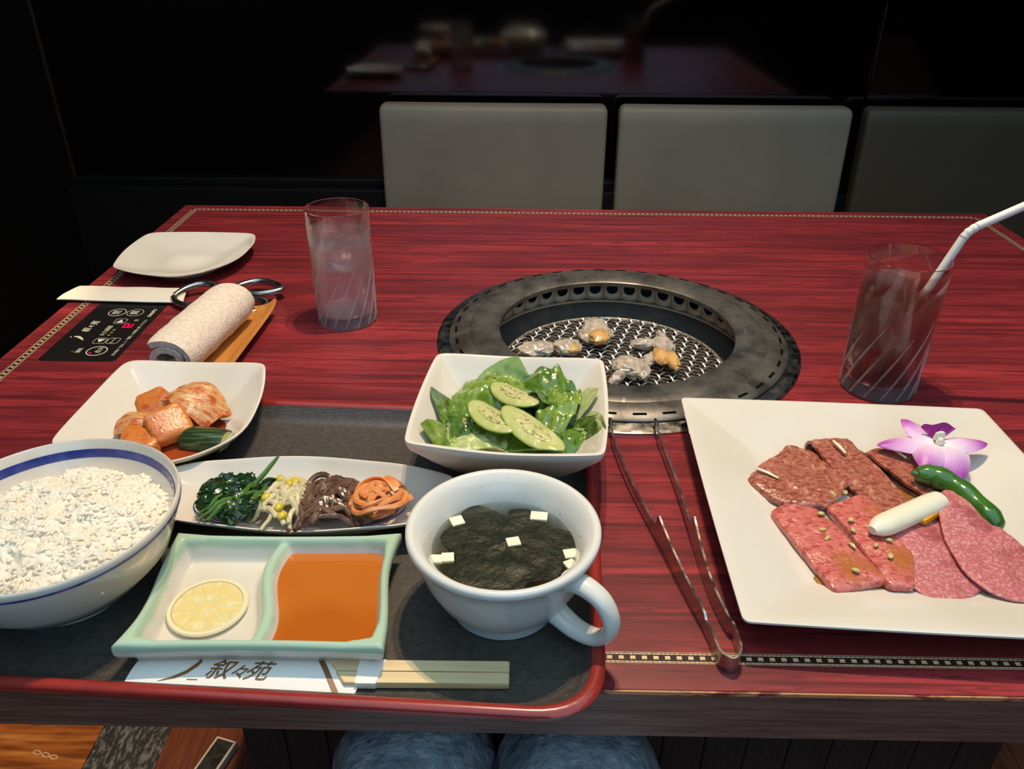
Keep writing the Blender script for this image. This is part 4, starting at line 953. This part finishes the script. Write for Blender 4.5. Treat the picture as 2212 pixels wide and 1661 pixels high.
# ------------------------------------------------------------------ tongs
def ribbon(path, zb, zt, th=.15):
    """upright metal strip along a plan path with bottom / top edge heights"""
    P = [np.array(p[:2], float) for p in path]; k = len(P); rings = []
    for i in range(k):
        d = P[min(i+1, k-1)]-P[max(i-1, 0)]; d /= np.linalg.norm(d); n = np.array([-d[1], d[0]])*th/2
        a, b = P[i]+n, P[i]-n
        rings.append([(*a, zb[i]), (*a, zt[i]), (*b, zt[i]), (*b, zb[i])])
    return loft(rings)
def tongs():
    t = thing('grill_tongs', 'stainless steel meat tongs lying beside the meat plate with tips on the grill ring', 'tongs', (9.5, 40, 0))
    def arm(pl):
        # pl: (x, y, zbottom, ztop)
        c = cr_path(pl, 6); return ribbon([(p[0], p[1]) for p in c], [p[2] for p in c], [p[3] for p in c])
    L = [(10.05, 29.9, .05, 1.25), (9.85, 31.0, .1, 1.15), (9.75, 31.6, .05, 1.4), (9.2, 34.0, .03, 1.5), (8.6, 37.0, .05, 1.75), (8.2, 39.0, .1, 2.1), (8.05, 39.6, .2, 2.25), (7.95, 39.95, .3, 1.25), (7.5, 42.0, .35, 1.15), (6.8, 45.4, .5, 1.15), (6.25, 49.0, .6, 1.15), (6.0, 51.8, .75, 1.2), (6.0, 52.8, .8, 1.25), (6.0, 54.0, .95, 1.15)]
    R = [(11.5, 29.9, .05, 1.25), (11.45, 30.8, .1, 1.15), (11.15, 31.4, .05, 1.4), (10.75, 34.0, .03, 1.5), (10.6, 37.0, .05, 1.75), (10.55, 39.0, .1, 2.1), (10.5, 39.6, .2, 2.25), (10.5, 40.0, .3, 1.25), (10.45, 42.0, .35, 1.15), (10.3, 45.4, .5, 1.15), (10.05, 49.0, .6, 1.15), (9.85, 51.8, .75, 1.2), (9.85, 52.8, .8, 1.25), (9.9, 54.0, .95, 1.15)]
    for pl in (L, R): obj('arm', arm(pl), 'steel', t, sharp=50)
    bend = cr_path([(10.05, 29.9), (10.1, 29.0), (10.3, 28.35), (10.85, 28.0), (11.3, 28.4), (11.5, 29.1), (11.5, 29.9)], 6)
    obj('spring_bend', ribbon(bend, [.05]*len(bend), [1.25]*len(bend)), 'steel', t, sharp=50)
    for x, y in ((6.0, 53.4), (9.87, 53.4)): obj('tip', blob((x, y, 1.08), (.2, .75, .2), (0, 0, 0), 0, 1, 0, 3), 'steel', t)
tongs()

# ------------------------------------------------------------------ meat plate
def meat_plate():
    bl, br_, fr, fl = (12.05, 55.0), (37.2, 53.8), (36.6, 28.2), (11.5, 29.4); c = (24.3, 41.5)
    inner = [(.001, .40), (.3, .40), (.57, .40), (.60, .42), (.62, .45), (.9, .9), (.97, .99), (.985, 1.0)]
    outer = [(1.0, .98), (1.0, .93), (.97, .86), (.8, .56), (.62, .22), (.58, .1), (.56, .0), (.53, .0), (.52, .15), (.001, .16)]
    o = fillet([fl, fr, br_, bl], .55, 6, [.12, .15, .1, .12], 12)
    t = thing('meat_plate', 'large white square plate with sloping rim holding raw beef slices', 'plate', (c[0], c[1], 0))
    obj('plate_body', dish(o, 2.75, 0, c, inner, outer), 'white_porc', t, sharp=24)
    PZ = 1.12
    G = 'raw beef slices on the square plate'
    def puddle(lab, pts, seed):
        q = obj('meat_juice', poly_slab(rough_outline(pts, .6, .25, 1.1, seed), .08, lambda x, y: PZ-.01, 4, 0, 1, 0, 0, .3), 'meat_sauce'); tag(q, lab, 'juice', 'marinade puddles on the plate')
    puddle('brown marinade puddle peeking out under the leftmost marinated slice', [(15.9, 44.6), (17.3, 42.4), (19, 43), (17.5, 45.5)], 1)
    puddle('brown marinade puddle in front of the pink short rib slices', [(17.3, 34.6), (18.6, 33.2), (22.6, 33.0), (23.2, 34.6), (19, 36)], 2)
    puddle('brown marinade puddle between the marinated slices under the leek', [(22.5, 44.6), (29, 42.4), (31, 43), (28.2, 45.5), (24, 46.6)], 3)
    def fold(lab, far, near, W, h0, h1, seed, skew=0, m='beef', left=-1):
        """slice folded over on itself: lower layer, round bend on one side, upper layer; open on the other side"""
        far, near = np.array(far, float), np.array(near, float); d = near-far; L = np.linalg.norm(d); d /= L; n = np.array([-d[1], d[0]])*left
        def fn(u, v):
            q2 = 2*u-1; h = h0*(1-.30*(u if left < 0 else 1-u))      # fold gapes on one side
            if v < .3: s_ = .72*L*(1-v/.3); z = 0
            elif v < .46: k = (v-.3)/.16*PI; s_ = -h*.42*math.sin(k); z = h*.5*(1-math.cos(k))
            else: q = (v-.46)/.54; s_ = q*L; z = .27+(h-.27)*(1-q)**1.35+.12*math.sin(PI*q)
            wd = W*(.92+.14*math.sin(PI*min(1, max(0, s_/L))+.4)+.05*nz(s_*1.5, 3, seed))
            z += .10*nz(s_*1.3, q2*2+v, seed)+.06*nz(s_*3, q2*5, seed+3)-.10*abs(q2)**3
            p = far+d*(s_+.22*nz(q2*2, v*2, seed))-n*q2*wd/2
            return (p[0], p[1], PZ+.15+max(z, -.02))
        o = obj('beef_slice', sheet(fn, 22, 44, .26), m); tag(o, lab, 'beef', G)
    # flat-lying marinated slice
    A = [(15.3, 44.6), (17.2, 41.9), (20.4, 41.2), (22.7, 43.6), (21.5, 48.3), (19.7, 49.2), (18.9, 48.3), (17.1, 46.9)]
    o = obj('beef_slice', poly_slab(rough_outline(A, .7, .16, 1.4, 4, 4, 6), .62, lambda x, y: PZ-.02+.10*max(0, x-17)*.9, 12, .16, .9, 4, .12, .12), 'beef'); tag(o, 'marinated beef slice lying flat with a pale leek sliver, farthest from the orchid', 'beef', G)
    fold('folded marinated beef slice with an open dark fold, between its two neighbours', (22.9, 49.0), (25.3, 41.6), 3.5, 1.35, .6, 5)
    fold('folded marinated beef slice running under the orchid petals', (27.0, 48.2), (30.4, 42.6), 3.9, 1.15, .6, 8)
    D = [(16.2, 41.0), (17.6, 42.0), (19.6, 41.4), (20.6, 38.8), (21.9, 34.0), (18.2, 33.0), (17.3, 36.5)]
    o = obj('short_rib_slice', poly_slab(rough_outline(D, .5, .07, 1.2, 6, 4, 6), .62, lambda x, y: PZ-.02+.02*(x-16), 12, .12, .8, 6, .10, .10), 'kalbi'); tag(o, 'thick pink short rib slice smeared with brown sauce', 'beef', G)
    Ee = [(20.3, 41.6), (23.3, 43.0), (24.9, 39.4), (24.4, 36), (23.3, 33.3), (21.7, 33.5), (21.1, 38.2)]
    o = obj('short_rib_slice', poly_slab(rough_outline(Ee, .5, .08, 1.2, 7, 4, 6), .66, lambda x, y: PZ+.02+.03*(x-20), 12, .14, .8, 7, .1, .10), 'kalbi'); tag(o, 'pink short rib slice under the tip of the white leek', 'beef', G)
    F_ = [(23.2, 36.0), (23.9, 38.6), (25.6, 40.4), (28.0, 41.2), (29.0, 38), (28.4, 34.2), (26.9, 33.0), (24.9, 32.2), (23.4, 33.4)]
    zf = lambda x, y: PZ+.10+.10*max(0, y-33)*.5+.35*math.exp(-((x-25)**2+(y-38.5)**2)/5)
    o = obj('tongue_slice', poly_slab(rough_outline(F_, 1.1, .05, 1.2, 8, 5, 4), .24, zf, 14, .05, 1.2, 8, .06, .06), 'tongue'); tag(o, 'round pink beef tongue slice overlapped by another tongue slice', 'beef', G)
    G_ = [(28.2, 42.2), (29.9, 42.6), (31.0, 39.6), (32.3, 36.6), (32.6, 33.6), (30.6, 32.2), (28.4, 32.5), (27.0, 34.2), (26.9, 37.4), (27.5, 40)]
    zf2 = lambda x, y: PZ+.42+.07*max(0, y-33)+.10*max(0, 30-x)*.3+.4*math.exp(-((x-29)**2+(y-41)**2)/6)
    o = obj('tongue_slice', poly_slab(rough_outline(G_, 1.1, .05, 1.2, 9, 5, 4), .24, zf2, 14, .05, 1.2, 9, .06, .06), 'tongue'); tag(o, 'long peppered beef tongue slice resting on top of the other tongue slice', 'beef', G)
    # leek baton
    p0, p1 = Vector((22.15, 37.95, 2.55)), Vector((28.2, 41.4, 2.5)); path = [p0.lerp(p1, k/12) for k in range(13)]
    o = obj('leek_baton', tube(path, [.35, .72, .85, .88, .88, .88, .88, .88, .88, .88, .88, .86, .8], 20, .78), 'leek'); tag(o, 'white leek baton lying across the short rib slices', 'leek')
    o = obj('squash_slice', poly_slab(fillet([(25.6, 39.6), (28.2, 41.3), (28.6, 40.7), (26.2, 39.0)], .2, 3, 0, 4), .5, lambda x, y: 2.1, 4), 'squash'); tag(o, 'sliver of orange squash tucked between leek and tongue slice', 'squash')
    # green pepper
    t = thing('green_pepper', 'glossy green shishito pepper lying between orchid and tongue slices', 'pepper', (30, 41.5, PZ))
    pp = cr_path([(27.7, 44.2, 2.75), (28.9, 44.0, 2.75), (30.0, 42.9, 2.6), (30.8, 41.0, 2.35), (31.35, 38.9, 2.05)], 6); k = len(pp)
    rr = [.5+.32*min(1, i/4.0) if i < 5 else .82+.05*math.sin(i) for i in range(k)]; rr[-1] = .28; rr[-2] = .6; rr[-3] = .72
    obj('pod', tube(pp, rr, 18), 'pepper', t); obj('stem', tube([pp[0]+np.array((-.35, .1, .1)), pp[0], pp[1]], [.2, .26, .3], 10), 'pepper', t)
    # orchid
    oc = np.array((30.6, 47.6, 3.1))
    t = thing('orchid_flower', 'pink and purple orchid flower with five petals laid on the beef', 'flower', (30.6, 47.6, 2.0))
    def petal(tip, W, arch, seed, pointed=.75):
        tip = np.array(tip, float); d = tip-oc; L = np.linalg.norm(d); d /= L; n = np.cross((0, 0, 1), d); n /= np.linalg.norm(n); up = np.cross(d, n)
        def fn(u, v):
            q = 2*v-1; wd = W*(math.sin(PI*(u**pointed))**.7*.98+.06*(1-u)+.02)
            z = arch*math.sin(PI*u)*.6-.35*q*q*W*.5*math.sin(PI*u)+.06*nz(u*5, q*3, seed)
            return tuple(oc+d*(L*u)+n*q*wd/2+up*z)
        obj('petal', sheet(fn, 16, 10, .06), 'petal', t)
    petal((28.6, 50.0, 3.9), 2.1, .4, 1, .95)
    petal((26.0, 47.6, 3.0), 2.3, .6, 2, .7)
    petal((28.3, 44.7, 2.9), 3.0, .9, 3, .55)
    petal((31.0, 44.0, 2.4), 3.6, 1.1, 4, .55)
    petal((34.6, 47.9, 3.1), 2.0, .5, 5, .9)
    def lipf(u, v):
        a = (v-.5)*2.4; r = .25+1.15*u
        return (30.75+r*math.sin(a)*1.05, 47.9+.35*u+.35*math.cos(a), 3.3+1.15*u*math.cos(a*.55)+.12*math.sin(12*v)*u)
    obj('lip', sheet(lipf, 10, 24, .06), 'lip', t)
    obj('column', blob((30.65, 47.5, 3.45), (.28, .28, .45), (.3, 0, 0), .1, 1, 3, 3), 'orchid_white', t)
    obj('throat', blob((30.7, 47.85, 3.75), (.45, .2, .5), (.2, 0, 0), .15, 1, 5, 3), 'orchid_white', t)
    # small bits on the meat
    rnd = random.Random(8)
    for i, (x, y, z) in enumerate(((19.6, 40.4, 2.0), (19.2, 37.8, 1.95), (20.6, 37.0, 2.05), (21.2, 38.6, 2.05), (21.4, 39.6, 2.15), (22.2, 37.0, 2.1), (22.7, 35.9, 2.15), (23.2, 37.4, 2.2), (22.0, 42.6, 2.2), (21.1, 42.6, 2.1), (20.0, 34.6, 2.05), (19.2, 38.7, 1.95))):
        o = obj('scallion_bit', blob((x, y, z), (rnd.uniform(.2, .36), rnd.uniform(.14, .2), .12), (0, 0, rnd.random()*3), .3, 1.3, i, 2), 'garlic'); tag(o, 'tiny scallion bit stuck in the sauce on the short rib slices', 'scallion', 'scallion bits on the beef')
    for lab, a, b in (('pale leek sliver on the flat marinated slice', (16.4, 45.7, 2.02), (17.7, 44.5, 2.0)), ('pale leek sliver on the folded slice with the open fold', (22.9, 48.4, 2.85), (23.4, 46.9, 2.7)), ('pale leek sliver on the folded slice by the orchid', (27.1, 47.6, 2.75), (27.9, 46.5, 2.6))):
        o = obj('leek_sliver', tube([a, ((a[0]+b[0])/2, (a[1]+b[1])/2, (a[2]+b[2])/2+.05), b], [.1, .15, .1], 8, .5), 'leek'); tag(o, lab, 'leek')
meat_plate()

# ------------------------------------------------------------------ drinking glasses
def glass(c, R0, R1, h, lab_glass, m, swirl):
    n = 96; zs = [0, .03, .12, .3, .8, 1.4, 2.2, 3.2, 4.4, 5.8, 7.2, 8.4, 9.4, 10.4, 11.4, h-.15, h-.04]
    rings = []
    for z in zs:
        k = z/h; R = R0+(R1-R0)*k-(.35 if z < .02 else (.12 if z < .05 else (.03 if z < .15 else 0)))
        amp = .26*max(0, 1-(z/8.6)**2)*min(1, z/.5)
        rings.append([(c[0]+(R-amp*abs(math.sin(10*(2*PI*j/n)*.5*1.0+swirl*z))**1.0)*math.cos(2*PI*j/n), c[1]+(R-amp*abs(math.sin(10*(2*PI*j/n)*.5+swirl*z)))*math.sin(2*PI*j/n), z) for j in range(n)])
    Ri = lambda z: R0+(R1-R0)*z/h-.17-.12*max(0, 1-z/3)
    rings.append([(c[0]+(R1-.08)*math.cos(2*PI*j/n), c[1]+(R1-.08)*math.sin(2*PI*j/n), h) for j in range(n)])
    for z in (h-.05, 11, 9, 7, 5, 3, 2, 1.45, 1.2):
        r = Ri(z)-(.25 if z < 1.3 else 0); rings.append([(c[0]+r*math.cos(2*PI*j/n), c[1]+r*math.sin(2*PI*j/n), z) for j in range(n)])
    rings.append([(c[0]+.01*math.cos(2*PI*j/n), c[1]+.01*math.sin(2*PI*j/n), 1.15) for j in range(n)])
    o = obj('drinking_glass', loft(rings), m, sharp=60); tag(o, lab_glass, 'glass')
    for k in range(15):                                                    # spiral flutes moulded in the wall
        t0 = 2*PI*k/15+.2; hp = []
        for i in range(15):
            z = .35+(6.2+1.6*math.sin(k*2.1))*i/14; R = R0+(R1-R0)*z/h-.02; hp.append((c[0]+R*math.cos(t0+.135*z), c[1]+R*math.sin(t0+.135*z), z))
        obj('flute', tube(hp, [.02+.085*math.sin(PI*min(1, .25+.75*i/14)) for i in range(15)], 6), 'flute', o)
    return Ri
def liquid(c, Ri, lvl, m, name, lab, cat):
    prof = [(.01, 1.17), (Ri(1.2)-.27, 1.215), (Ri(1.45)-.0, 1.46)]+[(Ri(z)+.01, z) for z in (2, 3, 5, 7, 9)]+[(Ri(lvl)+.01, lvl), (.01, lvl)]
    o = obj(name, lathe(prof, c, 64), m); tag(o, lab, cat)
def ice(c, r, rot, seed, lab, g):
    o = obj('ice_cube', blob(c, r, rot, .10, 1.0, seed, 4, .5), 'ice'); tag(o, lab, 'ice cube', g)
cw = (-20.8, 75.4)
Ri = glass(cw, 3.15, 3.28, 12.7, 'misted glass of iced water with spiral flutes standing behind the tray', 'glass_frost', .34)
liquid(cw, Ri, 10.6, 'water', 'iced_water', 'iced water in the misted glass', 'water')
for i, (p, r, rot, lab) in enumerate((((-22.0, 74.8, 9.8), (1.3, 1.1, 1.0), (.3, .2, .5), 'ice cube breaking the surface of the water, near the towel'), ((-19.6, 75.9, 9.6), (1.3, 1.1, 1.1), (.1, .5, 1.2), 'ice cube breaking the surface of the water, near the grill'), ((-20.9, 75.0, 7.4), (1.4, 1.2, 1.1), (.7, .1, .3), 'ice cube sunk below the others in the water glass'))):
    ice(p, r, rot, i, lab, 'ice cubes in the water glass')
ct = (32.0, 62.1)
Rt = glass(ct, 3.38, 3.52, 13.0, 'clear glass of iced brown tea with spiral flutes behind the meat plate', 'glass', .34)
liquid(ct, Rt, 10.2, 'tea', 'iced_tea', 'brown oolong tea in the glass with the straw', 'tea')
for i, (p, r, rot, lab) in enumerate((((31.4, 63.4, 9.5), (1.3, 1.2, 1.6), (.1, .2, .2), 'ice cube standing above the tea at the back of the glass'), ((30.6, 61.0, 8.6), (1.3, 1.1, 1.2), (.5, .3, .9), 'ice cube under the tea surface on the plate side'), ((30.2, 62.4, 5.6), (1.3, 1.2, 1.3), (.3, .6, .2), 'ice cube low in the tea glass'))):
    ice(p, r, rot, i+5, lab, 'ice cubes in the tea glass')
def straw():
    t = thing('drinking_straw', 'white bendy straw leaning in the glass of tea', 'straw', (33, 62, 1.6))
    r = .36
    obj('lower_tube', tube([(31.0, 61.6, 1.9), (36.0, 62, 14.8)], r, 18), 'straw', t)
    be = cr_path([(36.0, 62, 14.8), (36.35, 62, 15.35), (36.95, 62, 15.85)], 5)
    obj('flex_joint', tube(be, [r*(1.06 if i % 3 else .92) for i in range(len(be))], 18), 'straw', t)
    obj('upper_tube', tube([(36.9, 62, 15.82), (45.5, 62, 20.4)], r, 18), 'straw', t)
straw()

# ------------------------------------------------------------------ far left of the table
def far_plate():
    pts = [(-50.9, 84.8), (-42.0, 81.7), (-35.9, 87.0), (-36.9, 97.4), (-51.6, 97.3)]
    ctrl = [(-50.9, 84.8, 2.1), (-42, 81.7, 2.0), (-36, 88, 2.0), (-36.9, 97.4, 2.1), (-51.6, 97.3, 2.1)]
    c = (-43.6, 90.2)
    inner = [(.001, .33), (.4, .34), (.62, .42), (.8, .66), (.93, .9), (.98, .99), (.99, 1.0)]
    outer = [(1.0, .98), (1.0, .93), (.9, .72), (.7, .4), (.5, .26), (.001, .26)]
    sq_plate('side_plate', 'empty white side plate with rounded corners at the corner of the table', pts, [1.2, 3.0, 4.6, 1.6, 1.8], [.3, .02, .25, .3, .5], ctrl, 0, 3.6, c, inner, outer)
far_plate()

def control_panel():
    t = thing('control_panel', 'black touch panel with buttons set into the table beside the paper sleeve', 'control panel', (-45.9, 72, 0))
    o = fillet([(-49.75, 65.0), (-42.0, 65.0), (-42.0, 81.0), (-49.75, 81.0)], .45, 4, 0, 6)
    obj('panel_face', slab(o, 0, .06, .02), 'panel', t)
    X, Y = (0, 1, 0), (-1, 0, 0); z = .064
    def wr(s, x, y, sz, **k): writing('print', s, 'print', t, (x, y, z), sz, X, Y, **k)
    def ringp(x, y, r, wd=.09, name='button_ring', sq=False, ry=None):
        if sq: e = [tuple(p) for p in fillet([(x-r, y-(ry or r)), (x+r, y-(ry or r)), (x+r, y+(ry or r)), (x-r, y+(ry or r))], .3, 4, 0, 3)]
        else: e = ell((x, y), r, r, 0, 36)
        obj(name, tube([(a, b, z) for a, b in e+e[:1]+e[1:2]], wd/2, 6, .3, False), 'print', t)
    def disc(x, y, r, m, name): obj(name, slab(ell((x, y), r, r, 0, 14), .055, .075, .01), m, t)
    ringp(-46.75, 76.4, .92); wr('閉', -46.75, 76.4, 1.0)
    ringp(-44.75, 76.4, .88, .06); wr('開', -44.75, 76.4, 1.0)
    ringp(-44.75, 67.15, .98, .11); wr('点火', -44.55, 67.35, .68); disc(-45.25, 66.75, .13, 'led_red', 'led')
    def tri(x, y, s): obj('arrow', slab([(x-.42, y-.3*s), (x+.42, y-.3*s), (x, y+.46*s)], .058, .07, .005), 'print', t, smooth=False)
    ringp(-45.4, 74.15, .62, .05, sq=True, ry=.6); tri(-45.4, 74.1, 1)
    ringp(-45.45, 69.4, .62, .05, sq=True, ry=.6); tri(-45.45, 69.5, -1)
    ringp(-44.1, 69.45, .6, .05, sq=True, ry=.62); wr('タイマ', -44.1, 69.45, .42)
    wr('火力調節', -45.85, 71.8, .62)
    for y in (70.75, 71.4, 72.0): disc(-45.15, y, .17, 'led_olive', 'led')
    wr('分', -43.75, 74.4, .55)
    wr('点火後は「点火」と「運転」を同時に押して下さい', -42.72, 70.4, .37)
    wr('SHINPO', -42.8, 76.35, .56, offset=.012)
    wr('運転', -46.55, 67.2, .55); disc(-47.15, 66.95, .17, 'led_green', 'led')
    wr('叙', -48.05, 71.9, .95, shear=.2, offset=.012); wr('々', -47.95, 72.75, .7, shear=.2, offset=.012); wr('苑', -47.9, 73.6, .95, shear=.2, offset=.012)
    sw = [(-47.2, 69.4), (-47.7, 69.75), (-48.2, 70.1), (-48.65, 70.25), (-48.5, 70.45), (-48.0, 70.4), (-47.55, 70.0)]
    obj('logo', slab(sw, .058, .07, .004), 'print', t, smooth=False); disc(-48.9, 70.2, .1, 'print', 'logo')
    # red seven-segment digit
    for (x0, x1, y0, y1) in ((-44.6, -43.6, 72.55, 72.75), (-44.6, -44.45, 72.7, 73.5), (-44.17, -44.0, 72.7, 73.5), (-43.75, -43.6, 72.7, 73.5), (-44.6, -44.1, 73.4, 73.6), (-44.1, -43.6, 72.6, 72.85)):
        obj('digit_segment', box(x0, x1, y0, y1, .06, .078), 'led_red', t, smooth=False)
control_panel()

def scissors():
    # paper sleeve over the blades
    def fn(u, v):
        x = -54.0+13.1*u+.9*(1-v)*(u-.5)*2*.9; y = 79.0+3.9*v-.9*u*v*.35-.6*u*(1-v)
        return (x, y, .36+.28*math.sin(PI*v)*(.5+.5*u)+.1*nz(u*4, v*2, 3))
    o = obj('paper_sleeve', sheet(fn, 24, 10, .12), 'paper'); tag(o, 'plain white paper sleeve slipped over the scissor blades', 'paper sleeve')
    t = thing('scissors', 'steel scissors with looped handles, blades hidden in the paper sleeve', 'scissors', (-36, 79.5, .1))
    z = .75
    a = cr_path([(-41.4, 79.6, z), (-40.6, 81.0, z+.3), (-39.2, 81.9, z+.5), (-37.8, 81.8, z+.5), (-36.9, 80.9, z+.3), (-35.8, 80.6, z+.2), (-34.6, 82.2, z+.3), (-33.0, 83.2, z+.4), (-31.2, 82.8, z+.4), (-29.4, 81.0, z+.4), (-31.0, 80.0, z+.3), (-33.0, 79.9, z+.2), (-35.0, 80.2, z+.2)], 6)
    obj('handle', tube(a, [.38]*len(a), 10), 'steel', t)
    b = cr_path([(-41.4, 79.2, z-.1), (-40.6, 78.0, z-.1), (-39.2, 77.2, z-.1), (-37.6, 77.4, z), (-36.6, 78.6, z), (-35.6, 79.4, z), (-34.2, 78.6, z), (-32.0, 78.8, z), (-30.6, 78.0, z), (-30.4, 76.6, z-.1), (-32.4, 75.2, z-.2), (-34.4, 75.8, z-.2), (-35.6, 77.6, z-.1)], 6)
    obj('handle', tube(b, [.38]*len(b), 10), 'steel', t)
    obj('pivot', lathe([(.01, z-.4), (.7, z-.4), (.75, z+.5), (.4, z+.75), (.01, z+.75)], (-36.0, 80.0), 20), 'steel', t)
    for s in (-1, 1): obj('serration', box(-37.6, -36.2, 79.9+.25*s-.2, 80.0+.25*s+.2, z-.2, z+.55, .1), 'steel', t)
    for s in (0, 1):
        bl = [(-41.2, 79.0+.6*s), (-41.2, 79.9+.6*s), (-52.5, 80.8+.2*s), (-53.0, 80.4+.2*s)]; obj('blade', slab(bl, .06+.1*s, .14+.1*s, .01), 'steel', t)
scissors()

def towel():
    # wooden boat-like rest and rolled terry towel
    t = thing('towel_tray', 'narrow orange-brown wooden towel rest under the rolled towel', 'towel tray', (-32.6, 68, 0))
    def fn(u, v):
        y = 60.2+16.2*u; x = -36.8+.9*u+7.4*v-.3*u
        e = (2*v-1)**4
        return (x, y, .35+1.0*e+.55*max(0, 2*u-1)**6)
    obj('rest_body', sheet(fn, 20, 14, .35), 'bamboo', t)
    obj('foot', box(-35.4, -31.2, 62.5, 63.3, 0, .3, .05), 'bamboo', t); obj('foot', box(-35.0, -31.0, 73.0, 73.8, 0, .3, .05), 'bamboo', t)
    # spiral roll
    p0, p1 = np.array((-34.3, 60.4)), np.array((-32.5, 74.0)); d = (p1-p0); L = np.linalg.norm(d); d /= L; n = np.array([d[1], -d[0]])
    turns = 1.7
    def tf(u, v):
        th = v*turns*2*PI; r = 2.35-1.6*v+.06*nz(u*9, th, 2)+.05*nz(u*25, th*3, 4)
        endr = 1-.10*abs(2*u-1)**8
        a = -th+2.3
        s = L*(u)+.25*(v-.3)*(1 if u > .5 else -1)*0
        q = p0+d*s+n*(r*endr*math.cos(a)*1.12)
        return (q[0], q[1], 2.65+r*endr*.88*math.sin(a))
    o = obj('rolled_towel', sheet(tf, 40, 90, .62), 'towel'); tag(o, 'damp white terry towel rolled up on the wooden rest', 'towel')
towel()

# ------------------------------------------------------------------ below the table
def floor_box():
    t = thing('floor_outlet', 'small white framed box with dark grey lid on the brown floor', 'box', (-46.6, 71.5, -72), None)
    a = math.radians(-16)
    mm = Matrix.Translation((-46.9, 71.3, 0)) @ Matrix.Rotation(a, 4, 'Z')
    obj('frame', xf(box(-1.75, 1.75, -3.4, 3.4, -72, -70.6, .12), mm), 'white_porc', t)
    obj('lid', xf(box(-1.35, 1.35, -2.9, 3.0, -70.65, -70.5, .05), mm), 'ash', t)
floor_box()

def person():
    # diner's lap: trouser legs from hips to ankles, seen between table edge and frame
    bm = bmesh.new(); me = bpy.data.meshes.new('skel')
    V = [(-3, -22, -22), (-10.2, -14, -20), (-10.0, 6, -19.0), (-9.4, 26, -17.6), (-9.2, 36, -17.0), (-9.4, 37.2, -28), (-9.8, 33, -50), (-10, 30, -66), (4.0, -14, -20), (3.6, 6, -19.0), (3.0, 26, -17.6), (3.0, 36, -17.0), (3.4, 37.2, -28), (4.0, 33, -50), (4.2, 30, -66)]
    Ed = [(0, 1), (1, 2), (2, 3), (3, 4), (4, 5), (5, 6), (6, 7), (0, 8), (8, 9), (9, 10), (10, 11), (11, 12), (12, 13), (13, 14)]
    Rd = [11, 8.6, 8.2, 7.4, 7.0, 6.6, 6.2, 5.6, 8.6, 8.2, 7.4, 7.0, 6.6, 6.2, 5.6]
    me.from_pydata([tuple(c*U for c in v) for v in V], Ed, []); o = bpy.data.objects.new('skel', me); COL.objects.link(o)
    o.modifiers.new('k', 'SKIN'); o.modifiers.new('s', 'SUBSURF').levels = 3
    for i, r in enumerate(Rd):
        sv = me.skin_vertices[0].data[i]; sv.radius = (r*U*.87, r*U*.87)
    me.skin_vertices[0].data[0].use_root = True
    dg = bpy.context.evaluated_depsgraph_get(); m2 = bpy.data.meshes.new_from_object(o.evaluated_get(dg))
    VV = np.array([tuple(v.co) for v in m2.vertices])/U; FF = [tuple(p.vertices) for p in m2.polygons]
    # crinkled cloth
    m2.calc_loop_triangles()
    N = np.array([tuple(v.normal) for v in m2.vertices])
    for i in range(len(VV)):
        p = VV[i]; VV[i] = p+N[i]*(.55*nz(p[0]*.28, p[1]*.28, p[2]*.28)+1.3*abs(nz(p[0]*.33, p[1]*.25, p[2]*.33+9))+.5*abs(nz(p[0]*.8, p[1]*.6, p[2]*.8+3))+.18*nz(p[0]*1.6, p[1]*1.6, p[2]*1.6))
    bpy.data.objects.remove(o)
    t = thing('person', 'seated person wearing crinkled blue-grey trousers, knees under the table edge', 'person', (-3, 10, -72))
    obj('body', (VV, FF), 'trouser', t, sharp=None)
    for x, y in ((-10, 30), (4.2, 30)):
        obj('shoe', merge(blob((x, y+3, -69.3), (4.2, 10, 2.7), (0, 0, 0), .05, 1, 1, 3, .8)), 'black', t)
        obj('sock', lathe([(3.2, -70), (3.2, -60), (.01, -60)], (x, y), 16), 'black', t)
person()
